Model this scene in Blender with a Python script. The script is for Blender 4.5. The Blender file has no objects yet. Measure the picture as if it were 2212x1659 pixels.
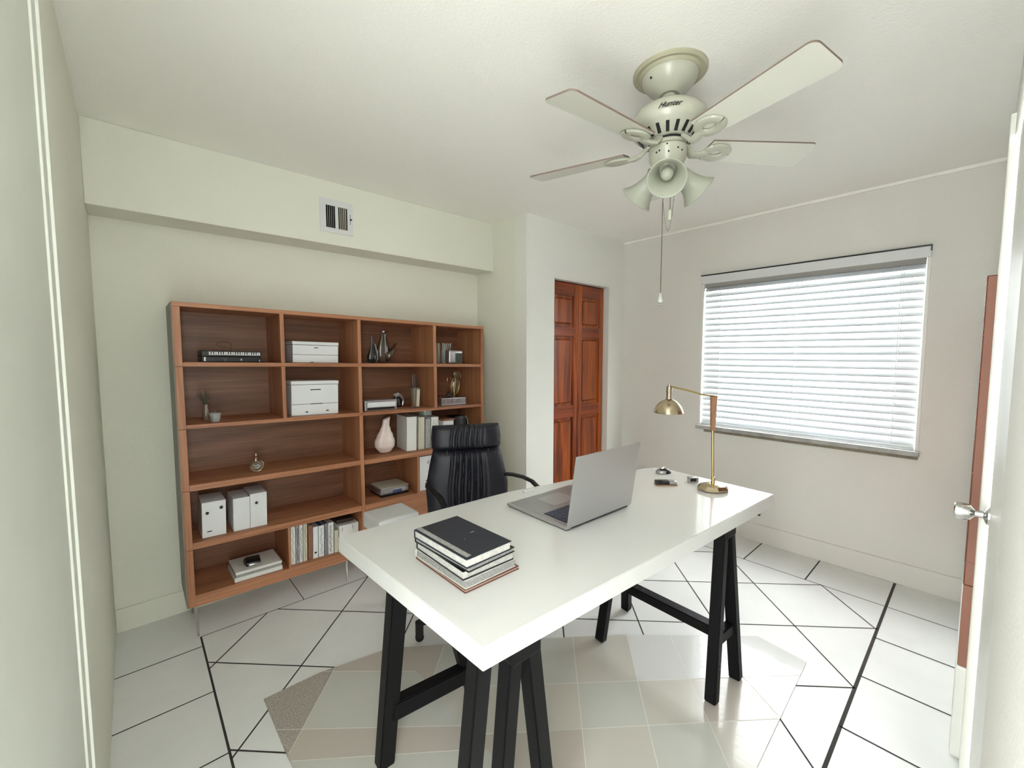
import bpy, bmesh, math, random
from mathutils import Vector, Matrix, Euler
random.seed(7)
S = bpy.context.scene
COL = S.collection
PI = math.pi
R = math.radians

# ---------------------------------------------------------------- camera
cam_d = bpy.data.cameras.new('camera'); cam = bpy.data.objects.new('camera', cam_d); COL.objects.link(cam)
cam_d.sensor_fit = 'HORIZONTAL'; cam_d.sensor_width = 36.0; cam_d.lens = 36.0*913.0/2212.0
cam_d.clip_start = 0.02
cam.location = (0, 0, 1.40)
# +X runs along the bookshelf wall, 48 degrees to the right of the view direction
cam.rotation_euler = Euler((R(90-4.07), 0, R(48.0-90.0)), 'XYZ')
S.camera = cam

# ---------------------------------------------------------------- light and exposure
S.view_settings.view_transform = 'Standard'; S.view_settings.look = 'None'
S.view_settings.gamma = 1.0; S.view_settings.use_curve_mapping = False
S.view_settings.exposure = 2.18
w = bpy.data.worlds.new('daylight'); S.world = w; w.use_nodes = True
bg = w.node_tree.nodes['Background']
bg.inputs['Color'].default_value = (0.965, 1.0, 0.985, 1); bg.inputs['Strength'].default_value = 2.6

def area(name, loc, rot, sx, sy, power, color):
    d = bpy.data.lights.new(name, 'AREA'); d.shape = 'RECTANGLE'; d.size = sx; d.size_y = sy
    d.energy = power; d.color = color
    o = bpy.data.objects.new(name, d); COL.objects.link(o); o.location = loc; o.rotation_euler = rot
    return o
# daylight standing outside the window, shining in through the slats
area('window_daylight', (4.05, 0.875, 1.65), (0, R(90), 0), 2.6, 2.2, 50, (0.93, 0.965, 1.0))

cy = S.cycles
cy.max_bounces = 8; cy.diffuse_bounces = 5; cy.glossy_bounces = 3; cy.transmission_bounces = 6
cy.transparent_max_bounces = 8; cy.caustics_reflective = False; cy.caustics_refractive = False
cy.sample_clamp_indirect = 4.0
cy.use_denoising = True

# ---------------------------------------------------------------- materials
M = {}
def newmat(name):
    m = bpy.data.materials.new(name); m.use_nodes = True
    return m, m.node_tree.nodes, m.node_tree.links, m.node_tree.nodes['Principled BSDF']
def mat(name, col, rough=0.5, metal=0.0, var=0.06, scale=12.0, bump=0.0, bscale=60.0, coat=0.0, trans=0.0, spec=0.5, ior=1.45, sub=None):
    m, N, L, b = newmat(name)
    tc = N.new('ShaderNodeTexCoord')
    nz = N.new('ShaderNodeTexNoise'); nz.inputs['Scale'].default_value = scale; nz.inputs['Detail'].default_value = 3
    L.new(tc.outputs['Object'], nz.inputs['Vector'])
    mx = N.new('ShaderNodeMix'); mx.data_type = 'RGBA'
    c2 = sub if sub else tuple(max(0, c*(1-2*var)) for c in col)
    mx.inputs[6].default_value = (*[min(1, c*(1+var*0.5)) for c in col], 1); mx.inputs[7].default_value = (*c2, 1)
    L.new(nz.outputs['Fac'], mx.inputs[0]); L.new(mx.outputs[2], b.inputs['Base Color'])
    b.inputs['Roughness'].default_value = rough; b.inputs['Metallic'].default_value = metal
    b.inputs['Coat Weight'].default_value = coat; b.inputs['Transmission Weight'].default_value = trans
    b.inputs['IOR'].default_value = ior; b.inputs['Specular IOR Level'].default_value = spec
    if bump > 0:
        n2 = N.new('ShaderNodeTexNoise'); n2.inputs['Scale'].default_value = bscale; n2.inputs['Detail'].default_value = 4
        L.new(tc.outputs['Object'], n2.inputs['Vector'])
        bp = N.new('ShaderNodeBump'); bp.inputs['Strength'].default_value = bump; bp.inputs['Distance'].default_value = 0.004
        L.new(n2.outputs['Fac'], bp.inputs['Height']); L.new(bp.outputs['Normal'], b.inputs['Normal'])
    M[name] = m; return m
def wood(name, c1, c2, axis, rough=0.45, stretch=14.0, fine=70.0, coat=0.0, contrast=(0.35, 0.68)):
    m, N, L, b = newmat(name)
    tc = N.new('ShaderNodeTexCoord'); mp = N.new('ShaderNodeMapping')
    sc = [stretch]*3; sc[axis] = stretch*0.06
    mp.inputs['Scale'].default_value = sc
    L.new(tc.outputs['Object'], mp.inputs['Vector'])
    n1 = N.new('ShaderNodeTexNoise'); n1.inputs['Scale'].default_value = 1.0; n1.inputs['Detail'].default_value = 4; n1.inputs['Distortion'].default_value = 0.8
    L.new(mp.outputs['Vector'], n1.inputs['Vector'])
    mp2 = N.new('ShaderNodeMapping'); sc = [fine*2]*3; sc[axis] = fine*0.05; mp2.inputs['Scale'].default_value = sc
    L.new(tc.outputs['Object'], mp2.inputs['Vector'])
    n2 = N.new('ShaderNodeTexNoise'); n2.inputs['Scale'].default_value = 1.0; n2.inputs['Detail'].default_value = 2
    L.new(mp2.outputs['Vector'], n2.inputs['Vector'])
    ad = N.new('ShaderNodeMath'); ad.operation = 'MULTIPLY_ADD'; ad.inputs[1].default_value = 0.35
    L.new(n2.outputs['Fac'], ad.inputs[0]); 
    ml = N.new('ShaderNodeMath'); ml.operation = 'MULTIPLY'; ml.inputs[1].default_value = 0.65
    L.new(n1.outputs['Fac'], ml.inputs[0]); L.new(ml.outputs[0], ad.inputs[2])
    cr = N.new('ShaderNodeValToRGB'); cr.color_ramp.elements[0].position = contrast[0]; cr.color_ramp.elements[1].position = contrast[1]
    cr.color_ramp.elements[0].color = (*c1, 1); cr.color_ramp.elements[1].color = (*c2, 1)
    L.new(ad.outputs[0], cr.inputs[0]); L.new(cr.outputs[0], b.inputs['Base Color'])
    b.inputs['Roughness'].default_value = rough; b.inputs['Coat Weight'].default_value = coat
    M[name] = m; return m
def glassy(name, col, rough=0.05, alpha=0.35):
    # thin tinted glass: partly see-through, partly glossy
    m, N, L, b = newmat(name)
    tc = N.new('ShaderNodeTexCoord'); nz = N.new('ShaderNodeTexNoise'); nz.inputs['Scale'].default_value = 60
    L.new(tc.outputs['Object'], nz.inputs['Vector'])
    bp = N.new('ShaderNodeBump'); bp.inputs['Strength'].default_value = 0.25; bp.inputs['Distance'].default_value = 0.003
    L.new(nz.outputs['Fac'], bp.inputs['Height']); L.new(bp.outputs['Normal'], b.inputs['Normal'])
    b.inputs['Base Color'].default_value = (*col, 1); b.inputs['Roughness'].default_value = rough
    b.inputs['Specular IOR Level'].default_value = 1.0; b.inputs['Alpha'].default_value = alpha
    b.inputs['Coat Weight'].default_value = 0.5
    M[name] = m; return m

mat('wall_paint', (0.775, 0.775, 0.675), 0.75, var=0.02, scale=1.5, bump=0.25, bscale=90)
mat('closet_paint', (0.80, 0.80, 0.75), 0.7, var=0.02, scale=1.5, bump=0.2, bscale=90)
mat('window_wall_paint', (0.755, 0.74, 0.69), 0.75, var=0.03, scale=2, bump=0.35, bscale=120)
mat('ceiling_paint', (0.93, 0.92, 0.865), 0.8, var=0.02, scale=1.2, bump=0.25, bscale=110)
mat('trim_white', (0.78, 0.78, 0.73), 0.35, var=0.02)
mat('side_paint', (0.66, 0.68, 0.61), 0.5, var=0.03, bump=0.1)
mat('tile', (0.80, 0.81, 0.795), 0.28, var=0.06, scale=5, bump=0.05, bscale=50)
mat('grout', (0.045, 0.038, 0.036), 0.8, var=0.2)
mat('pink_tile', (0.17, 0.055, 0.035), 0.25, var=0.1, scale=6)
mat('pink_grout', (0.30, 0.14, 0.10), 0.7)
mat('pink_pale', (0.30, 0.135, 0.09), 0.5)
mat('mat_a', (0.52, 0.475, 0.42), 0.22, var=0.04, scale=4, coat=0.2)
mat('mat_b', (0.58, 0.555, 0.49), 0.2, var=0.04, scale=4, coat=0.2)
mat('mat_c', (0.56, 0.56, 0.51), 0.2, var=0.04, scale=4, coat=0.2)
mat('mat_window_sheen', (0.66, 0.66, 0.645), 0.16, var=0.03, scale=3, coat=0.3)
mat('mat_speckle', (0.56, 0.51, 0.45), 0.6, var=0.4, scale=160, bump=0.5, bscale=350)
mat('mat_seam', (0.72, 0.70, 0.63), 0.4)
mat('desk_white', (0.70, 0.70, 0.68), 0.13, var=0.01, scale=2, coat=0.2)
mat('black_paint', (0.005, 0.0048, 0.0055), 0.5, var=0.2, scale=8, spec=0.2)
mat('leather', (0.009, 0.009, 0.017), 0.42, var=0.2, scale=20, bump=0.25, bscale=160)
mat('leather_light', (0.02, 0.02, 0.032), 0.38, var=0.2, scale=20, bump=0.2, bscale=160)
mat('plastic_black', (0.012, 0.012, 0.014), 0.3)
mat('aluminium', (0.50, 0.50, 0.50), 0.38, metal=0.75, var=0.02, scale=3)
mat('keys', (0.05, 0.055, 0.09), 0.45)
mat('deck_grey', (0.36, 0.355, 0.36), 0.3, metal=0.6, var=0.03)
mat('brass', (0.62, 0.52, 0.36), 0.2, metal=1.0, var=0.06)
mat('brass_gold', (0.66, 0.50, 0.22), 0.25, metal=1.0, var=0.05)
mat('copper_wood', (0.36, 0.19, 0.11), 0.4, var=0.2, scale=40)
mat('chrome', (0.62, 0.62, 0.60), 0.15, metal=1.0, var=0.05)
mat('fan_cream', (0.45, 0.45, 0.365), 0.32, var=0.03, scale=6, coat=0.3)
mat('blade_cream', (0.68, 0.675, 0.595), 0.4, var=0.03, scale=6)
mat('blade_edge', (0.20, 0.15, 0.12), 0.5)
mat('medallion', (0.43, 0.415, 0.295), 0.5, var=0.05)
mat('dark_slot', (0.01, 0.01, 0.01), 0.8)
mat('chain', (0.20, 0.17, 0.14), 0.35, metal=0.8)
mat('white_card', (0.70, 0.71, 0.71), 0.45, var=0.02)
mat('white_book', (0.72, 0.71, 0.67), 0.5, var=0.03)
mat('paper', (0.62, 0.61, 0.57), 0.8, var=0.25, scale=120)
mat('paper_grey', (0.40, 0.40, 0.38), 0.8, var=0.35, scale=160)
mat('cream', (0.58, 0.54, 0.42), 0.6, var=0.1)
mat('navy_cover', (0.018, 0.021, 0.034), 0.42, var=0.1, bump=0.1)
mat('maroon', (0.16, 0.05, 0.04), 0.45)
mat('tan', (0.45, 0.36, 0.27), 0.6)
mat('brown_cover', (0.26, 0.11, 0.06), 0.5)
mat('dark_brown', (0.05, 0.03, 0.022), 0.5)
mat('ceramic_blush', (0.72, 0.60, 0.55), 0.22, var=0.03, coat=0.4)
mat('concrete_cup', (0.42, 0.42, 0.41), 0.6, var=0.25, scale=90)
mat('silver', (0.50, 0.50, 0.52), 0.28, metal=0.8, var=0.1, scale=60)
mat('bronze_glass', (0.07, 0.045, 0.03), 0.1, var=0.3, scale=14, coat=0.8)
mat('black_glass', (0.02, 0.018, 0.018), 0.15, coat=0.5)
mat('leaf_dark', (0.05, 0.07, 0.045), 0.5, var=0.3)
mat('blue_cover', (0.06, 0.09, 0.20), 0.4)
mat('stain_lines', (0.03, 0.03, 0.03), 0.7)
mat('marble_sill', (0.50, 0.50, 0.47), 0.3, var=0.3, scale=14)
mat('sill_edge', (0.28, 0.24, 0.17), 0.6, var=0.3, scale=30)
mat('headrail', (0.28, 0.27, 0.25), 0.5)
mat('grey_side', (0.26, 0.26, 0.22), 0.6)
glassy('clear_glass', (0.55, 0.60, 0.56), 0.05, 0.45)
glassy('smoke_glass', (0.20, 0.15, 0.10), 0.06, 0.75)
glassy('window_glass', (0.9, 0.95, 0.95), 0.0, 0.06)
WA, WB = (0.25, 0.095, 0.042), (0.51, 0.235, 0.118)
wood('wood_x', WA, WB, 0); wood('wood_back_shaded', (0.13, 0.055, 0.028), (0.27, 0.125, 0.068), 0); wood('wood_z', WA, WB, 2); wood('wood_y', WA, WB, 1)  # back panel wood is darker: shade deep inside the shelves put into its colour
wood('mahogany', (0.09, 0.008, 0.002), (0.46, 0.095, 0.006), 2, rough=0.3, stretch=16, fine=60, coat=0.3, contrast=(0.36, 0.66))
wood('mahogany_rail', (0.08, 0.007, 0.002), (0.36, 0.06, 0.006), 0, rough=0.3, stretch=12, fine=60, coat=0.3)

# translucent slats of the blind
m, N, L, b = newmat('slat'); M['slat'] = m
b.inputs['Base Color'].default_value = (0.66, 0.69, 0.71, 1); b.inputs['Roughness'].default_value = 0.4
tr = N.new('ShaderNodeBsdfTranslucent'); tr.inputs['Color'].default_value = (0.88, 0.93, 1.0, 1)
mxs = N.new('ShaderNodeMixShader'); mxs.inputs[0].default_value = 0.07
L.new(b.outputs[0], mxs.inputs[1]); L.new(tr.outputs[0], mxs.inputs[2]); L.new(mxs.outputs[0], N['Material Output'].inputs['Surface'])
# frosted lamp glass on the fan
m, N, L, b = newmat('frosted'); M['frosted'] = m
b.inputs['Base Color'].default_value = (0.50, 0.515, 0.43, 1); b.inputs['Roughness'].default_value = 0.3
tr = N.new('ShaderNodeBsdfTranslucent'); tr.inputs['Color'].default_value = (0.66, 0.68, 0.58, 1)
mxs = N.new('ShaderNodeMixShader'); mxs.inputs[0].default_value = 0.35
L.new(b.outputs[0], mxs.inputs[1]); L.new(tr.outputs[0], mxs.inputs[2]); L.new(mxs.outputs[0], N['Material Output'].inputs['Surface'])
m, N, L, b = newmat('lit_bulb'); M['lit_bulb'] = m
b.inputs['Emission Color'].default_value = (1.0, 0.86, 0.70, 1); b.inputs['Emission Strength'].default_value = 4.5
mat('shade_white', (0.85, 0.82, 0.76), 0.5)

# ---------------------------------------------------------------- mesh helpers
class MB:
    def __init__(s): s.bm = bmesh.new(); s.mats = []; s.cur = 0
    def use(s, mname):
        if mname not in s.mats: s.mats.append(mname)
        s.cur = s.mats.index(mname); return s
    def _tag(s, before):
        s.bm.faces.ensure_lookup_table()
        for f in s.bm.faces[before:]: f.material_index = s.cur
    def box(s, x0, x1, y0, y1, z0, z1, bev=0.0, rot=None, piv=None, seg=2):
        n = len(s.bm.faces)
        vs = [s.bm.verts.new((x, y, z)) for x in (x0, x1) for y in (y0, y1) for z in (z0, z1)]
        fs = []
        for q in ((0,1,3,2), (4,6,7,5), (0,4,5,1), (2,3,7,6), (0,2,6,4), (1,5,7,3)): fs.append(s.bm.faces.new([vs[i] for i in q]))
        if bev > 0:
            es = list({e for f in fs for e in f.edges})
            r = bmesh.ops.bevel(s.bm, geom=es, offset=bev, segments=seg, affect='EDGES', profile=0.6)
            vs = list({v for f in r['faces'] for v in f.verts} | {v for f in s.bm.faces[n:] for v in f.verts})
        if rot is not None:
            p = Vector(piv if piv else ((x0+x1)/2, (y0+y1)/2, (z0+z1)/2)); mt = Euler(rot).to_matrix()
            for v in vs:
                if v.is_valid: v.co = p + mt @ (v.co - p)
        s._tag(n); return s
    def prism(s, poly, z0, z1, bev=0.0):
        n = len(s.bm.faces)
        a = [s.bm.verts.new((x, y, z0)) for x, y in poly]; b = [s.bm.verts.new((x, y, z1)) for x, y in poly]
        k = len(poly); s.bm.faces.new(list(reversed(a))); s.bm.faces.new(b)
        for i in range(k): s.bm.faces.new((a[i], a[(i+1) % k], b[(i+1) % k], b[i]))
        if bev > 0:
            es = list({e for v in b for e in v.link_edges} | {e for v in a for e in v.link_edges})
            bmesh.ops.bevel(s.bm, geom=es, offset=bev, segments=2, affect='EDGES')
        s._tag(n); return s
    def prism_xz(s, poly, y0, y1, bev=0.0):
        n0 = len(s.bm.verts); s.prism(poly, y0, y1, bev)
        s.bm.verts.ensure_lookup_table()
        for v in s.bm.verts[n0:]: v.co = Vector((v.co.x, v.co.z, v.co.y))
        return s
    def lathe(s, prof, c=(0, 0, 0), seg=32, rot=None, sx=1.0, sy=1.0):
        n = len(s.bm.faces); mt = Euler(rot).to_matrix() if rot else Matrix.Identity(3)
        rings = []
        for r, z in prof:
            if r < 1e-6: rings.append([s.bm.verts.new(Vector(c) + mt @ Vector((0, 0, z)))])
            else: rings.append([s.bm.verts.new(Vector(c) + mt @ Vector((r*sx*math.cos(2*PI*i/seg), r*sy*math.sin(2*PI*i/seg), z))) for i in range(seg)])
        for a, b in zip(rings, rings[1:]):
            for i in range(seg):
                j = (i+1) % seg
                q = ([a[0]] if len(a) == 1 else [a[i], a[j]]) + ([b[0]] if len(b) == 1 else [b[j], b[i]])
                if len(q) >= 3: s.bm.faces.new(q)
        s._tag(n); return s
    def tube(s, pts, r, seg=8, r1=None, cap=True, flat=1.0):
        n = len(s.bm.faces); pts = [Vector(p) for p in pts]; k = len(pts); prev = None; up = Vector((0, 0, 1))
        for i, p in enumerate(pts):
            t = (pts[min(i+1, k-1)] - pts[max(i-1, 0)]).normalized()
            if i == 0:
                u = t.cross(up)
                if u.length < 0.05: u = t.cross(Vector((1, 0, 0)))
                u.normalize()
            else:
                u = (u - t*u.dot(t)).normalized()
            v = t.cross(u)
            rr = r if r1 is None else r + (r1-r)*i/(k-1)
            ring = [s.bm.verts.new(p + u*rr*math.cos(2*PI*j/seg) + v*rr*flat*math.sin(2*PI*j/seg)) for j in range(seg)]
            if prev:
                for j in range(seg): s.bm.faces.new((prev[j], prev[(j+1) % seg], ring[(j+1) % seg], ring[j]))
            elif cap: s.bm.faces.new(list(reversed(ring)))
            prev = ring
        if cap: s.bm.faces.new(prev)
        s._tag(n); return s
    def bar(s, p0, p1, wx, wy, bev=0.003, xdir=(1, 0, 0)):
        """square bar from p0 to p1, horizontal-cut ends, section wx by wy about xdir"""
        n = len(s.bm.faces); p0 = Vector(p0); p1 = Vector(p1); d = (p1-p0).normalized()
        u = Vector(xdir); u = (u - d*u.dot(d)).normalized(); v = d.cross(u)
        A = [s.bm.verts.new(p0 + u*a*wx/2 + v*b*wy/2) for a, b in ((-1,-1), (1,-1), (1,1), (-1,1))]
        B = [s.bm.verts.new(p1 + u*a*wx/2 + v*b*wy/2) for a, b in ((-1,-1), (1,-1), (1,1), (-1,1))]
        fs = [s.bm.faces.new(list(reversed(A))), s.bm.faces.new(B)]
        for i in range(4): fs.append(s.bm.faces.new((A[i], A[(i+1) % 4], B[(i+1) % 4], B[i])))
        if bev: bmesh.ops.bevel(s.bm, geom=list({e for f in fs for e in f.edges}), offset=bev, segments=2, affect='EDGES')
        s._tag(n); return s
    def grid(s, fn, nu, nv, closed_u=False):
        n = len(s.bm.faces)
        g = [[s.bm.verts.new(fn(i/nu, j/nv)) for i in range(nu if closed_u else nu+1)] for j in range(nv+1)]
        for j in range(nv):
            for i in range(nu):
                i2 = (i+1) % nu if closed_u else i+1
                s.bm.faces.new((g[j][i], g[j][i2], g[j+1][i2], g[j+1][i]))
        s._tag(n); return s
    def strip(s, pts, wd, z):
        n = len(s.bm.faces)
        for a, b in zip(pts, pts[1:]):
            a = Vector((*a, 0)); b = Vector((*b, 0)); d = (b-a).normalized(); q = Vector((-d.y, d.x, 0))*wd/2
            s.bm.faces.new([s.bm.verts.new(Vector((p.x, p.y, z))) for p in (a-q, b-q, b+q, a+q)])
        s._tag(n); return s
    def shear(s, k, x0):
        for v in s.bm.verts: v.co.z -= k*(v.co.x-x0)
        return s
    def build(s, name, mname=None, parent=None, loc=(0, 0, 0), rot=(0, 0, 0), smooth=35, thick=0.0, subs=0):
        bmesh.ops.recalc_face_normals(s.bm, faces=s.bm.faces[:])
        me = bpy.data.meshes.new(name); s.bm.to_mesh(me); s.bm.free()
        if not s.mats or (mname and s.mats[0] != mname and len(s.mats) == 0): s.mats = [mname]
        for k in (s.mats if s.mats else [mname]): me.materials.append(M[k])
        o = bpy.data.objects.new(name, me); COL.objects.link(o)
        o.location = loc; o.rotation_euler = rot
        if parent: o.parent = parent
        if smooth:
            me.polygons.foreach_set('use_smooth', [True]*len(me.polygons))
            try: me.set_sharp_from_angle(angle=R(smooth))
            except Exception: pass
        if thick:
            md = o.modifiers.new('thickness', 'SOLIDIFY'); md.thickness = thick; md.offset = 0
        if subs:
            md = o.modifiers.new('rounding', 'SUBSURF'); md.levels = subs; md.render_levels = subs
        return o

def tag(o, label=None, cat=None, group=None, kind=None):
    if label: o['label'] = label
    if cat: o['category'] = cat
    if group: o['group'] = group
    if kind: o['kind'] = kind
    return o
def thing(name, label, cat, loc=(0, 0, 0), rot=(0, 0, 0), group=None):
    o = bpy.data.objects.new(name, None); COL.objects.link(o); o.location = loc; o.rotation_euler = rot
    o.empty_display_size = 0.05
    return tag(o, label, cat, group)
def struct(o, label=None): return tag(o, label, None, None, 'structure')

# ---------------------------------------------------------------- room shell
CZ = 2.416; XL = -0.118; XR = 3.42; YB = 2.84; YC = 2.25; XC = 2.17; YF = -0.040
fl = MB().use('tile')
fl.box(-0.6, 3.55, -0.5, 3.0, -0.05, 0.0)
fl.use('grout')
XA, XB_, YA, YB_ = 0.193, 3.05, 0.285, 2.52
fl.strip([(0.9, YA), (XR, YA)], 0.013, 0.0008)
fl.strip([(0.193, 1.62), (0.193, 2.52)], 0.008, 0.0008); fl.strip([(0.193, 0.3), (0.193, 1.62)], 0.010, 0.0008)
fl.strip([(XB_, YF), (XB_, YB_)], 0.006, 0.0008); fl.strip([(XA, YB_), (XC, YB_)], 0.005, 0.0008)
def clipline(a, b, c):
    """the line a*x+b*y=c inside the inner rectangle"""
    pts = []
    for x in (XA, XB_):
        y = (c-a*x)/b
        if YA-1e-6 <= y <= YB_+1e-6: pts.append((x, y))
    for y in (YA, YB_):
        x = (c-b*y)/a
        if XA-1e-6 <= x <= XB_+1e-6: pts.append((x, y))
    pts.sort(); return [pts[0], pts[-1]] if len(pts) > 1 else None
for k in range(-8, 9):
    for (a, b_, c) in ((1, -1, 1.905+0.563*k), (1, 1, 3.055+0.575*k)):
        q = clipline(a, b_, c)
        if q and (Vector(q[0])-Vector(q[1])).length > 0.05: fl.strip(q, 0.0065, 0.0008)
for x in (2.67, 2.298, 1.92, 1.545): fl.strip([(x, YF), (x, YA)], 0.0075, 0.0008)
for y in (2.43, 2.065, 1.70, 1.33): fl.strip([(XL, y), (XA, y)], 0.006, 0.0008)
for y in (0.665, 1.02, 1.39, 1.76, 2.13): fl.strip([(XB_, y), (XR, y)], 0.008, 0.0008)
for x in (0.67, 1.045, 1.42, 1.8): fl.strip([(x, YB_), (x, YB)], 0.004, 0.0008)
struct(fl.build('floor', smooth=0), 'pale square tiles laid diagonally with dark grout')
struct(MB().box(-0.6, 3.75, -0.5, 3.0, CZ, CZ+0.06).build('ceiling', 'ceiling_paint', smooth=0))
# bookshelf wall with its boxed-out duct along the top
struct(MB().box(XL-0.12, XC+0.02, YB, YB+0.1, 0, CZ).build('wall_back', 'wall_paint', smooth=0), 'plain wall behind the bookshelf')
struct(MB().box(XL, XC, 2.63, YB, 2.05, CZ, 0.004).build('trim_1', 'wall_paint', smooth=0), 'boxed-out duct along the top of the bookshelf wall')
struct(MB().box(XL-0.12, XL, 0.40, YB, 0, CZ).build('wall_left', 'wall_paint', smooth=0))
# closet walls
cw = MB()
cw.box(XC, 2.47, YC, YC+0.12, 0, CZ); cw.box(3.19, XR, YC, YC+0.12, 0, CZ); cw.box(2.47, 3.19, YC, YC+0.12, 2.0, CZ)
struct(cw.build('wall_closet', 'closet_paint', smooth=0), 'white wall around the closet doors')
struct(MB().box(XC, XC+0.1, YC+0.12, YB+0.1, 0, CZ).build('wall_closet_side', 'wall_paint', smooth=0))
struct(MB().box(2.27, XR, YC+0.5, YC+0.55, 0, CZ).build('wall_closet_inner', 'wall_paint', smooth=0))
struct(MB().box(2.47, 3.19, YC-0.004, YC+0.05, 1.985, 2.0, 0.002).box(3.183, 3.19, YC-0.003, YC+0.05, 0, 1.985, 0.001).build('trim_2', 'trim_white', smooth=0), 'thin white lining of the closet opening')
# window wall
WY0, WY1, WZ0, WZ1 = 0.229, 1.522, 0.80, 1.955
ww = MB()
ww.box(XR, XR+0.16, -0.3, WY0, 0, CZ); ww.box(XR, XR+0.16, WY1, YC+0.6, 0, CZ)
ww.box(XR, XR+0.16, WY0, WY1, 0, WZ0); ww.box(XR, XR+0.16, WY0, WY1, WZ1+0.05, CZ)
struct(ww.build('wall_right', 'window_wall_paint', smooth=0), 'wall with the window')
struct(MB().box(XR-0.012, XR, YF, YC, 0, 0.135, 0.004).build('baseboard_right', 'window_wall_paint', smooth=0))
struct(MB().box(XL, XC, YB-0.012, YB, 0, 0.12, 0.004).build('baseboard_back', 'wall_paint', smooth=0))
struct(MB().box(XR-0.012, XR, YF, YC, CZ-0.02, CZ-0.0005, 0.003).build('trim_3', 'ceiling_paint', smooth=0), 'thin moulding between window wall and ceiling')
# wall beside the camera on the right, with its door
fw = MB(); fw.box(2.03, XR+0.1, YF-0.1, YF, 0, CZ); fw.box(1.22, 2.03, YF-0.1, YF, 2.08, CZ); fw.box(0.06, 1.22, YF-0.1, YF, 0, CZ)
struct(fw.build('wall_front', 'window_wall_paint', smooth=0))
YT = 0.004
pt = MB().use('pink_tile').box(2.06, XR-0.013, YF, YT, 0.62, 1.652, 0.004)
pt.use('pink_grout')
for k in range(7): pt.box(2.0595, XR-0.014, YF, YT+0.0005, 0.70+0.152*k, 0.703+0.152*k)
struct(pt.build('trim_4', smooth=0), 'terracotta pink wall tile beside the door')
struct(MB().box(2.06, XR-0.013, YF, YT-0.001, 0.335, 0.6195, 0.003).build('trim_5', 'pink_pale', smooth=0), 'paler pink base under the tiles')
struct(MB().box(2.06, XR-0.013, YF, YT+0.003, 0.0, 0.3345, 0.012).build('baseboard_front', 'trim_white', smooth=0))
struct(MB().box(1.945, 2.03, YF, -0.019, 0, 2.10, 0.004).box(1.20, 1.945, YF, -0.03, 2.035, 2.10, 0.003).build('trim_6', 'trim_white', smooth=0), 'white door casing at the right edge')
d1 = struct(MB().box(1.225, 1.94, YF-0.045, YF, 0.01, 2.03, 0.003).build('door_1', 'trim_white', smooth=0), 'white painted door with a chrome knob')
kb = MB().use('chrome')
kb.lathe([(0, 0), (0.030, 0.0), (0.030, 0.004), (0.022, 0.009), (0.011, 0.013), (0.010, 0.030), (0.017, 0.036), (0.024, 0.040), (0.026, 0.055), (0.025, 0.071), (0.021, 0.074), (0, 0.074)], c=(1.885, YF, 0.917), rot=(-PI/2, 0, 0), seg=28)
kb.build('door_knob', parent=d1)
# left edge: casing and door beside the camera
struct(MB().box(XL, XL+0.014, 1.19, 1.265, 0, CZ, 0.003).box(XL, XL+0.019, 1.245, 1.262, 0, CZ, 0.002).build('trim_7', 'side_paint', smooth=0), 'narrow casing strip at the left edge')
struct(MB().box(XL, XL+0.010, 0.41, 1.19, 0.01, CZ-0.005, 0.002).build('door_2', 'side_paint', smooth=0), 'flat pale door at the left edge, seen edge-on')

# closet door: two mahogany leaves with raised panels
def closet_leaf(x0, x1):
    y = YC+0.055
    m_ = MB().use('mahogany')
    st = 0.052
    m_.box(x0, x0+st, y, y+0.03, 0.02, 1.98, 0.003); m_.box(x1-st, x1, y, y+0.03, 0.02, 1.98, 0.003)
    m_.use('mahogany_rail')
    for z0, z1 in ((1.88, 1.98), (1.545, 1.625), (0.865, 0.965), (0.02, 0.20)): m_.box(x0+st, x1-st, y+0.001, y+0.03, z0, z1, 0.003)
    m_.use('mahogany')
    for z0, z1 in ((1.625, 1.88), (0.965, 1.545), (0.20, 0.865)):
        m_.box(x0+st, x1-st, y+0.018, y+0.024, z0, z1)
        m_.box(x0+st+0.022, x1-st-0.022, y+0.004, y+0.022, z0+0.022, z1-0.022, 0.012, seg=1)
    return m_
dc = struct(closet_leaf(2.473, 2.828).build('door_3', smooth=0), 'left mahogany folding closet leaf')
struct(closet_leaf(2.832, 3.182).build('door_4', smooth=0), 'right mahogany folding closet leaf')

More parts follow.
